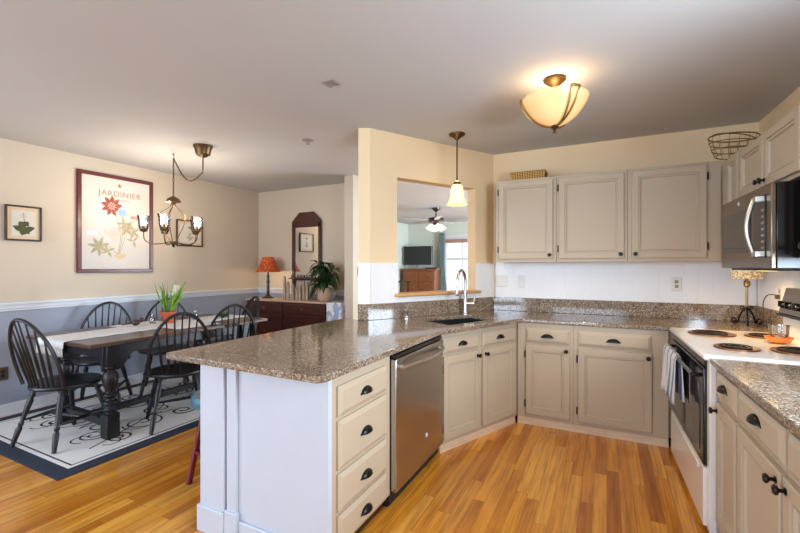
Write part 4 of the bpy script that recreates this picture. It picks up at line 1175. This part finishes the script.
for i in range(22):
    x = -rw + 2 * rw * (i + 0.5) / 22; m.tube([(x, -TL - 0.027, TZ - 0.048), (x + random.uniform(-.004, .004), -TL - 0.029, TZ - 0.075), (x + random.uniform(-.006, .006), -TL - 0.027, TZ - 0.115)], [0.003, 0.005, 0.0035], 5)
m.build('fringe', M['linen'], rn)
# place mats either side
def placemat(label, x, y, rz):
    m = MB(); m.box(-0.15, 0.15, -0.22, 0.22, 0, 0.003)
    o = m.build('placemat', M['linen'], bevel=0.001, loc=(x, y, 0.7935 if False else RZ + TZ + 0.0055), rz=rz); tag(o, label, 'placemat')
placemat('white placemat on the wall side of the table, near the second chair', -4.08, 2.45, 0.06)
placemat('white placemat on the table side facing the peninsula', -3.60, 2.62, -0.05)

# items on the table
TT = RZ + TZ + 0.007
fp = thing('potted_hyacinth', 'terracotta pot of upright green shoots on the dining table', 'plant', (-3.96, 2.64, TT))
m = MB(); m.lathe([(0.0, 0.0), (0.05, 0.0), (0.064, 0.085), (0.074, 0.087), (0.076, 0.115), (0.068, 0.115), (0.064, 0.10), (0, 0.10)], seg=26); m.build('pot', M['terracotta'], fp)
m = MB(); m.lathe([(0.0, 0.10), (0.064, 0.102), (0.04, 0.112), (0, 0.115)][::-1], seg=18); m.build('soil', M['soil'], fp)
def blade(m, base, tip, wdt, bend, n=7, fold=0.25):
    B = Vector(base); Tp = Vector(tip); d = Tp - B; side = d.cross(Vector((0, 0, 1)))
    if side.length < 1e-3: side = Vector((1, 0, 0))
    side.normalize(); side = Matrix.Rotation(random.uniform(-1.2, 1.2), 3, d.normalized()) @ side
    nrm = side.cross(d).normalized(); v = []; f = []
    for i in range(n + 1):
        q = i / n; c = B + d * q + nrm * bend * math.sin(PI * q) + Vector((0, 0, -abs(bend) * q * q * 0.4)); w_ = wdt * (0.55 + 0.6 * math.sin(PI * min(1, q * 0.95) ** 0.8)) * (1 - q ** 5)
        v += [tuple(c - side * w_), tuple(c + nrm * w_ * fold), tuple(c + side * w_)]
    for i in range(n):
        p = i * 3; f += [(p, p + 1, p + 4, p + 3), (p + 1, p + 2, p + 5, p + 4)]
    m.add(v, f)
m = MB()
for i in range(26):
    a = random.uniform(0, 2 * PI); r = random.uniform(0.005, 0.045); sp = random.uniform(0.02, 0.15) * (0.5 + r / 0.045 * 0.6); hh = random.uniform(0.20, 0.33)
    if i % 5 == 0: a = 0.2 + random.uniform(-.3, .3); sp = 0.17
    blade(m, (r * math.cos(a), r * math.sin(a), 0.105), (r * math.cos(a) + sp * math.cos(a), r * math.sin(a) + sp * math.sin(a), 0.10 + hh), 0.0105, random.uniform(-.01, .02))
m.build('leaves', M['leafbright'], fp, solid=0.0015)
m = MB()
for i in range(60):
    q = random.random(); a = random.uniform(0, 2 * PI); m.sphere((0.05 + 0.03 * q + 0.022 * math.cos(a), 0.03 + 0.022 * math.sin(a), 0.28 + 0.10 * q), 0.008, 6)
m.tube([(0.02, 0.01, 0.1), (0.06, 0.03, 0.3)], 0.004, 6)
m.build('blossom', M['petal'], fp)
# bird-like dark ornament, small glasses, greenery
m = MB(); m.sphere((0, 0, 0.038), 0.036, 14, 0.85); m.sphere((0.045, 0.01, 0.06), 0.024, 12)
m.tube([(-0.02, 0, 0.04), (-0.07, -0.01, 0.03), (-0.12, -0.02, 0.018)], [0.03, 0.02, 0.006], 10, flat=0.5); m.tube([(0.064, 0.012, 0.06), (0.082, 0.016, 0.056)], [0.007, 0.001], 6)
o = m.build('bird_figurine', M['espresso'], loc=(-3.98, 2.33, TT), rz=0.5); tag(o, 'small dark wooden bird figurine lying on the white runner', 'figurine')
for k, (x, y_, lab) in enumerate(((-4.03, 2.52, 'small glass votive just left of the terracotta flower pot'), (-3.93, 2.92, 'small glass jar on the table behind the terracotta pot'))):
    t = thing('glass_jar', lab, 'jar', (x, y_, TT)); m = MB()
    m.lathe([(0.02, 0), (0.026, 0.01), (0.026, 0.06), (0.014, 0.075), (0.014, 0.095), (0.011, 0.095), (0.011, 0.073), (0.023, 0.058), (0.023, 0.012), (0, 0.008)], seg=16); m.build('glass', M['clearglass'], t)
    m = MB(); m.lathe([(0, 0.01), (0.02, 0.01), (0.021, 0.045), (0, 0.046)], seg=14); m.build('contents', M['plaid'], t)
g = MB()
for i in range(26):
    a = random.uniform(0, 2 * PI); blade(g, (0, 0, 0.012), (0.07 * math.cos(a), 0.07 * math.sin(a), random.uniform(0.01, 0.07)), 0.009, 0.008, 4)
g.sphere((0.01, 0.0, 0.022), 0.022, 10)
o = g.build('pine_sprig', M['leafdark'], loc=(-3.80, 3.16, TT), solid=0.001); tag(o, 'dark green sprig with a cone at far half of the table', 'foliage')

# ------------------------------------------------------------------ windsor chairs
def make_windsor(bowmat='blackwood'):
    root = thing('windsor_chair', '', 'chair', (0, 0, 0), 0, 'windsor chairs around the dining table')
    # faces +y; bow at y=-0.19
    n = 36; sh = []
    for i in range(n):
        a = 2 * PI * i / n; x = 0.245 * math.cos(a); y_ = 0.225 * math.sin(a)
        k = 1.0 + 0.06 * math.cos(2 * a) ** 2
        if y_ < 0: x *= 0.95
        sh.append((x * k, y_ * k))
    m = MB(); v = []; f = []
    lv = [(0.86, 0.418), (0.97, 0.428), (1.0, 0.44), (0.98, 0.452), (0.9, 0.455), (0.6, 0.445), (0.25, 0.441)]
    for k, z in lv: v += [(x * k, y_ * k, z) for x, y_ in sh]
    for i in range(len(lv) - 1):
        for j in range(n): q = (j + 1) % n; f.append((i * n + j, i * n + q, (i + 1) * n + q, (i + 1) * n + j))
    f.append(tuple(range(n - 1, -1, -1))); f.append(tuple((len(lv) - 1) * n + j for j in range(n)))
    m.add(v, f); m.build('seat', M['blackwood'], root)
    def bow_pt(a):  # a from 0..pi
        x = 0.215 * math.cos(a); s_ = math.sin(a)
        if s_ < 0: s_ = 0
        zz = 0.45 + 0.52 * s_ ** 0.72
        xx = x * (1.0 + 0.10 * math.sin(PI * min(1, (zz - 0.45) / 0.5)))
        yy = -0.165 - 0.045 * s_ ** 2 * 0 - 0.135 * (zz - 0.45) / 0.52 - 0.03 * (1 - abs(math.cos(a)))
        return (xx, yy, zz)
    m = MB(); m.tube([bow_pt(PI * i / 36) for i in range(37)], [0.013] * 37, 8); m.build('back_bow', M[bowmat], root)
    for k in range(7):
        q = (k - 3) / 3.0; xt = 0.172 * q
        # find bow height at xt
        best = min((bow_pt(PI * i / 180) for i in range(20, 161)), key=lambda p: abs(p[0] - xt))
        xb = 0.125 * q; yb = -0.195 + 0.02 * abs(q)
        P0 = Vector((xb, yb, 0.45)); P1 = Vector(best)
        m = MB(); m.tube([P0.lerp(P1, t_) for t_ in (0, 0.15, 0.3, 0.42, 0.55, 0.8, 1)], [0.006, 0.008, 0.0105, 0.0115, 0.009, 0.006, 0.0055], 7); m.build('spindle', M['blackwood'], root)
    prof = [(0, 0.015), (0.1, 0.017), (0.28, 0.021), (0.33, 0.013), (0.36, 0.02), (0.40, 0.013), (0.55, 0.018), (0.75, 0.022), (0.80, 0.014), (0.84, 0.021), (0.88, 0.014), (1, 0.012)]
    prof = [(1 - a, b) for a, b in prof][::-1]
    feet = {}
    for sx in (-1, 1):
        for sy in (-1, 1):
            top = Vector((sx * 0.135, sy * 0.125, 0.432)); bot = Vector((sx * 0.215, sy * 0.215 - (0.02 if sy < 0 else 0), 0.0))
            feet[(sx, sy)] = (top, bot)
            m = MB(); m.tube([top.lerp(bot, a) for a, b in prof], [b for a, b in prof], 9); m.build('leg', M['blackwood'], root)
    m = MB()
    mids = []
    for sx in (-1, 1):
        a = feet[(sx, 1)][0].lerp(feet[(sx, 1)][1], 0.58); b = feet[(sx, -1)][0].lerp(feet[(sx, -1)][1], 0.58)
        m.tube([a.lerp(b, t_) for t_ in (0, 0.25, 0.5, 0.75, 1)], [0.008, 0.011, 0.015, 0.011, 0.008], 8); mids.append(a.lerp(b, 0.5))
    m.tube([mids[0].lerp(mids[1], t_) for t_ in (0, 0.25, 0.5, 0.75, 1)], [0.008, 0.011, 0.014, 0.011, 0.008], 8)
    m.build('stretcher', M['blackwood'], root)
    return root
proto = make_windsor()
def facing(fx, fy): return math.atan2(fy, fx) - PI / 2
chairs = [
    (-3.82, 1.70, facing(-0.19, 0.98), 'black windsor chair at the near head of the table, by the wall outlet'),
    (-3.37, 2.33, facing(-0.88, 0.475), 'black windsor chair on peninsula side, nearest the viewer of that side'),
    (-3.56, 3.02, facing(-0.88, 0.475), 'black windsor chair on peninsula side, partly behind the granite corner'),
    (-4.45, 2.26, facing(0.75, -0.66), 'black windsor chair against the blue wall, below the large print'),
    (-4.34, 2.86, facing(0.80, -0.60), 'black windsor chair on wall side, half hidden by the hyacinth pot'),
    (-4.03, 3.46, facing(-0.33, -0.94), 'black windsor chair at the far head, in front of the sideboard'),
]
for i, (x, y_, rz, lab) in enumerate(chairs):
    c = proto if i == 0 else copy_tree(proto)
    c.location = (x, y_, RZ + 0.003); c.rotation_euler = (0, 0, rz); c['label'] = lab

# ------------------------------------------------------------------ bar stool behind the peninsula
st = thing('bar_stool', 'maroon-legged bar stool with teal seat tucked behind the peninsula', 'stool', (-2.17, 1.80, 0))
m = MB(); m.lathe([(0, 0.50), (0.15, 0.50), (0.175, 0.515), (0.18, 0.55), (0.165, 0.575), (0, 0.58)], seg=28); m.build('seat', M['teal'], st)
for k in range(4):
    a = math.radians(45 + 90 * k - 15); m = MB(); m.tube([(0.10 * math.cos(a), 0.10 * math.sin(a), 0.505), (0.205 * math.cos(a), 0.205 * math.sin(a), 0.0)], [0.016, 0.02], 10); m.build('leg', M['maroon'], st)
m = MB()
for k in range(4):
    a = math.radians(30 + 90 * k); b = a + PI / 2; r = 0.163; m.tube([(r * math.cos(a), r * math.sin(a), 0.2), (r * math.cos(b), r * math.sin(b), 0.2)], 0.01, 8)
m.build('foot_ring', M['maroon'], st)

# ------------------------------------------------------------------ sideboard and things on it
SX0, SX1, SY0 = -4.70, -3.265, 4.30
sbd = thing('sideboard', 'red mahogany sideboard with pale worn top against far dining wall', 'sideboard', ((SX0 + SX1) / 2, SY0, 0))
w2 = (SX1 - SX0) / 2
m = MB(); m.box(-w2 + 0.02, w2 - 0.02, 0.02, 0.43, 0.06, 0.875); m.build('body', M['mahogany'], sbd, bevel=0.003)
m = MB(); m.box(-w2, w2, 0, 0.435, 0.875, 0.90); m.build('top', M['sidetop'], sbd, bevel=0.005)
for a, b in ((-w2 + 0.06, -0.02), (0.02, w2 - 0.06)):
    m = MB(); m.rings(a, b, 0.72, 0.85, [(0, 0.02), (0, 0.008), (0.008, 0.002)]); dr = m.build('drawer', M['mahogany'], sbd, smooth=20)
    m = MB(); m.sphere(((a + b) / 2, -0.012, 0.785), 0.012, 10); m.build('knob', M['brass'], dr)
    m = MB(); m.rings(a, b, 0.10, 0.70, [(0, 0.02), (0, 0.006), (0.06, 0.006), (0.068, 0.014)]); dr = m.build('door', M['mahogany'], sbd, smooth=20)
    m = MB(); m.sphere(((a + b) / 2, -0.008, 0.45), 0.012, 10); m.build('knob', M['brass'], dr)
m = MB()
for sx in (-1, 1):
    for y_ in (0.05, 0.40): m.box(sx * (w2 - 0.05) - 0.03, sx * (w2 - 0.05) + 0.03, y_ - 0.03, y_ + 0.03, 0, 0.06)
m.build('feet', M['mahogany'], sbd, bevel=0.004)
fc = thing('side_chest', 'blue and white floral painted chest at right end of sideboard', 'chest', (-3.13, 4.31, 0))
m = MB(); m.box(-0.12, 0.12, 0, 0.40, 0, 0.875); m.build('body', M['floral'], fc, bevel=0.004)
m = MB(); m.box(-0.13, 0.13, -0.01, 0.41, 0.875, 0.90); m.build('lid', M['floral'], fc, bevel=0.006)

lm = thing('table_lamp', 'dark turned lamp with orange-red bell shade on the sideboard', 'lamp', (-4.45, 4.50, 0.90))
m = MB(); m.lathe([(0, 0), (0.085, 0), (0.088, 0.012), (0.06, 0.022), (0.03, 0.045), (0.018, 0.07), (0.026, 0.095), (0.02, 0.12), (0.024, 0.16), (0.018, 0.20), (0.026, 0.24), (0.018, 0.28), (0.022, 0.32), (0.014, 0.35), (0.01, 0.40), (0.01, 0.46)], seg=20); m.build('base', M['espresso'], lm)
m = MB()
pf = [(0.180, 0.385), (0.150, 0.43), (0.115, 0.50), (0.09, 0.57), (0.08, 0.605), (0.077, 0.605), (0.087, 0.57), (0.112, 0.50), (0.147, 0.43), (0.177, 0.385)]
m.lathe(pf, seg=24); m.build('lamp_shade', M['redshade'], lm, smooth=15)
m = MB(); m.lathe([(0.012, 0.40), (0.025, 0.44), (0.028, 0.47), (0.012, 0.50), (0, 0.505)], seg=14); m.build('bulb', M['bulb'], lm)
point_light('sideboard_lamp', (-4.45, 4.50, 0.90 + 0.36), 4, (1.0, 0.72, 0.42), 0.03)

mr = thing('mirror', 'dark wood mirror with chamfered crest standing on the sideboard', 'mirror', (-3.915, 4.735, 0.90))
mw2, mh = 0.265, 1.26
m = MB()
m.box(-mw2, -mw2 + 0.045, -0.03, 0, 0.0, mh - 0.16); m.box(mw2 - 0.045, mw2, -0.03, 0, 0.0, mh - 0.16)
Tz = Matrix(((1, 0, 0, 0), (0, 0, 1, -0.03), (0, 1, 0, 0), (0, 0, 0, 1)))
m.prism([(-mw2, mh - 0.22), (mw2, mh - 0.22), (mw2, mh - 0.13), (mw2 - 0.14, mh), (-mw2 + 0.14, mh), (-mw2, mh - 0.13)], 0, 0.03, Tz)
m.box(-mw2 + 0.045, mw2 - 0.045, -0.03, 0, 0.26, 0.305)
m.build('frame', M['mahogany'], mr, bevel=0.005)
m = MB(); m.box(-mw2 + 0.04, mw2 - 0.04, -0.012, -0.004, 0.30, mh - 0.21); m.build('glass', M['mirror'], mr, smooth=0)
m = MB(); m.box(-mw2, mw2, -0.10, 0, 0.28, 0.298)
for i in range(9): m.lathe([(0.006, 0.298), (0.010, 0.31), (0.006, 0.325), (0.009, 0.335), (0, 0.345)], c=(-mw2 + 0.05 + i * (2 * mw2 - 0.1) / 8, -0.09, 0), seg=8)
m.build('gallery_shelf', M['mahogany'], mr)

# weathered posts
heights = [0.33, 0.26, 0.20, 0.24, 0.17, 0.21, 0.19, 0.27, 0.25, 0.22]
for i, hh in enumerate(heights):
    x = -4.07 + i * 0.042 + (0.0 if i < 2 else 0.02); y_ = 4.47 + 0.035 * ((i * 7) % 3 - 1) - (0.02 if i == 1 else 0)
    m = MB(); w_ = 0.017 + 0.003 * ((i * 5) % 3)
    pts = [(-w_, 0), (w_, 0), (w_, hh - 0.03), (w_ * 0.2, hh), (-w_, hh - 0.045 * (i % 2))]
    m.prism(pts, -0.012, 0.012, Matrix(((1, 0, 0, 0), (0, 0, 1, 0), (0, 1, 0, 0), (0, 0, 0, 1))))
    o = m.build('weathered_post', M['driftwood'], loc=(x, y_, 0.90), rz=0.3 * math.sin(i * 2.3), bevel=0.003)
    lab = {0: 'tallest weathered wooden post, leftmost of the row on the sideboard', 1: 'weathered wooden post second from the left on the sideboard', 9: 'last weathered wooden post of the row, nearest the leafy plant', 8: 'weathered wooden post second from right of the sideboard row', 7: 'weathered wooden post third from right of the sideboard row'}.get(i)
    if not lab: lab = 'short weathered wooden post, %s of the middle cluster on the sideboard' % {2: 'far left', 3: 'second from left', 4: 'centre', 5: 'second from right', 6: 'far right'}[i]
    tag(o, lab, 'post', 'weathered posts on the sideboard')

def leafy(m, base, ang, ln, rise, wdt, droop):
    n = 8; v = []; f = []; c, s_ = math.cos(ang), math.sin(ang)
    for i in range(n + 1):
        q = i / n; r = ln * q; z = rise * q - droop * q * q
        ww_ = wdt * math.sin(PI * (0.04 + 0.96 * q) ** 0.85) if q < 1 else 0.001
        cx_, cy_ = base[0] + c * r, base[1] + s_ * r
        v += [(cx_ + s_ * ww_, cy_ - c * ww_, base[2] + z + ww_ * 0.25), (cx_, cy_, base[2] + z), (cx_ - s_ * ww_, cy_ + c * ww_, base[2] + z + ww_ * 0.25)]
    for i in range(n): p = i * 3; f += [(p, p + 1, p + 4, p + 3), (p + 1, p + 2, p + 5, p + 4)]
    m.add(v, f)
pl = thing('potted_plant', 'leafy dark green plant in a tan pot at right of sideboard', 'plant', (-3.375, 4.44, 0.90))
m = MB(); m.lathe([(0, 0), (0.07, 0), (0.098, 0.03), (0.105, 0.13), (0.095, 0.17), (0.10, 0.18), (0.09, 0.18), (0.085, 0.15), (0, 0.15)], seg=26); m.build('pot', M['tanpot'], pl)
m = MB(); m.lathe([(0.088, 0.15), (0.04, 0.16), (0.0, 0.162)], seg=16); m.build('soil', M['soil'], pl)
m = MB(); ms = MB()
for i in range(84):
    a = random.uniform(0, 2 * PI); hh = random.uniform(0.06, 0.36); r = random.uniform(0.02, 0.15)
    if math.sin(a) > 0.4: r *= 0.5
    bx_, by_, bz = r * math.cos(a), r * math.sin(a), 0.15 + hh
    ms.tube([(0.01 * math.cos(a), 0.01 * math.sin(a), 0.15), (bx_ * 0.5, by_ * 0.5, 0.15 + hh * 0.65), (bx_, by_, bz)], 0.003, 5)
    leafy(m, (bx_, by_, bz), a + random.uniform(-.5, .5), random.uniform(0.10, 0.17) * (0.75 if math.sin(a) > 0.3 else 1), random.uniform(0.0, 0.09), random.uniform(0.030, 0.046), random.uniform(0.06, 0.24))
m.build('leaves', M['leafdark'], pl, solid=0.0012); ms.build('stems', M['leafdark'], pl)

# ------------------------------------------------------------------ living room furniture
cdx, cdy = -4.34, 9.64
cd = thing('chest_of_drawers', 'honey-brown chest of drawers in the living room under the television', 'chest', (cdx, cdy, 0), 0.0)
m = MB(); m.box(-0.45, 0.45, 0, 0.40, 0.08, 1.27); m.build('body', M['chest'], cd, bevel=0.006)
m = MB(); m.box(-0.49, 0.49, -0.03, 0.41, 1.27, 1.305); m.build('top', M['chest'], cd, bevel=0.01)
m = MB(); m.box(-0.47, 0.47, -0.015, 0.40, 0, 0.10); m.build('plinth', M['chest'], cd, bevel=0.008)
for k in range(4):
    for a, b in ((-0.42, -0.01), (0.01, 0.42)):
        z0 = 0.13 + k * 0.285; m = MB(); m.rings(a, b, z0, z0 + 0.255, [(0, 0), (0, -0.012), (0.012, -0.018)]); dr = m.build('drawer', M['chest'], cd, smooth=20)
        m = MB()
        for q in (0.28, 0.72): m.sphere((a + (b - a) * q, -0.03, z0 + 0.127), 0.016, 8)
        m.build('knob', M['brass'], dr)
tv = thing('television', 'black flat-screen television on the chest of drawers', 'television', (-4.42, 9.80, 1.306))
m = MB(); m.rings(-0.40, 0.40, 0.10, 0.59, [(0, 0.03), (0, -0.02), (0.004, -0.024), (0.028, -0.024), (0.03, -0.018)]); m.build('bezel', M['black'], tv, smooth=20)
m = MB(); m.box(-0.37, 0.37, -0.0195, -0.0185, 0.13, 0.56); m.build('screen', M['screen'], tv, smooth=0)
m = MB(); m.lathe([(0, 0), (0.2, 0), (0.2, 0.01), (0.05, 0.018), (0.03, 0.03), (0.03, 0.11)], seg=24, sy=0.6); m.build('stand', M['ventmetal'], tv)
m = MB(); m.box(-0.16, 0.16, -0.10, 0.1, 0, 0.035); o = m.build('media_box', M['black'], loc=(-4.02, 9.82, 1.306), bevel=0.004); tag(o, 'thin black media box beside the television', 'media box')
et = thing('end_table', 'small dark side table at the left of the living room chest', 'table', (-4.55, 8.9, 0))
m = MB(); m.box(-0.22, 0.22, -0.22, 0.22, 0.98, 1.01); m.build('top', M['espresso'], et, bevel=0.004)
for sx in (-1, 1):
    for sy in (-1, 1): m = MB(); m.box(sx * 0.18 - 0.02, sx * 0.18 + 0.02, sy * 0.18 - 0.02, sy * 0.18 + 0.02, 0, 0.98); m.build('leg', M['espresso'], et)
# curtain beside the window
m = MB(); v = []; f = []; nx, nz = 40, 14
for j in range(nz + 1):
    q = j / nz; z = 2.25 - 2.15 * q; spread = 0.16 + 0.20 * max(0, q - 0.45)
    for i in range(nx + 1):
        s_ = i / nx; v.append((-3.95 + spread * s_, 10.12 + 0.028 * math.sin(s_ * 2 * PI * 5), z))
for j in range(nz):
    for i in range(nx): p = j * (nx + 1) + i; f.append((p, p + 1, p + nx + 2, p + nx + 1))
m.add(v, f); o = m.build('curtain', M['curtain'], solid=0.004); tag(o, 'grey-green curtain gathered at the left of the living room window', 'curtain')
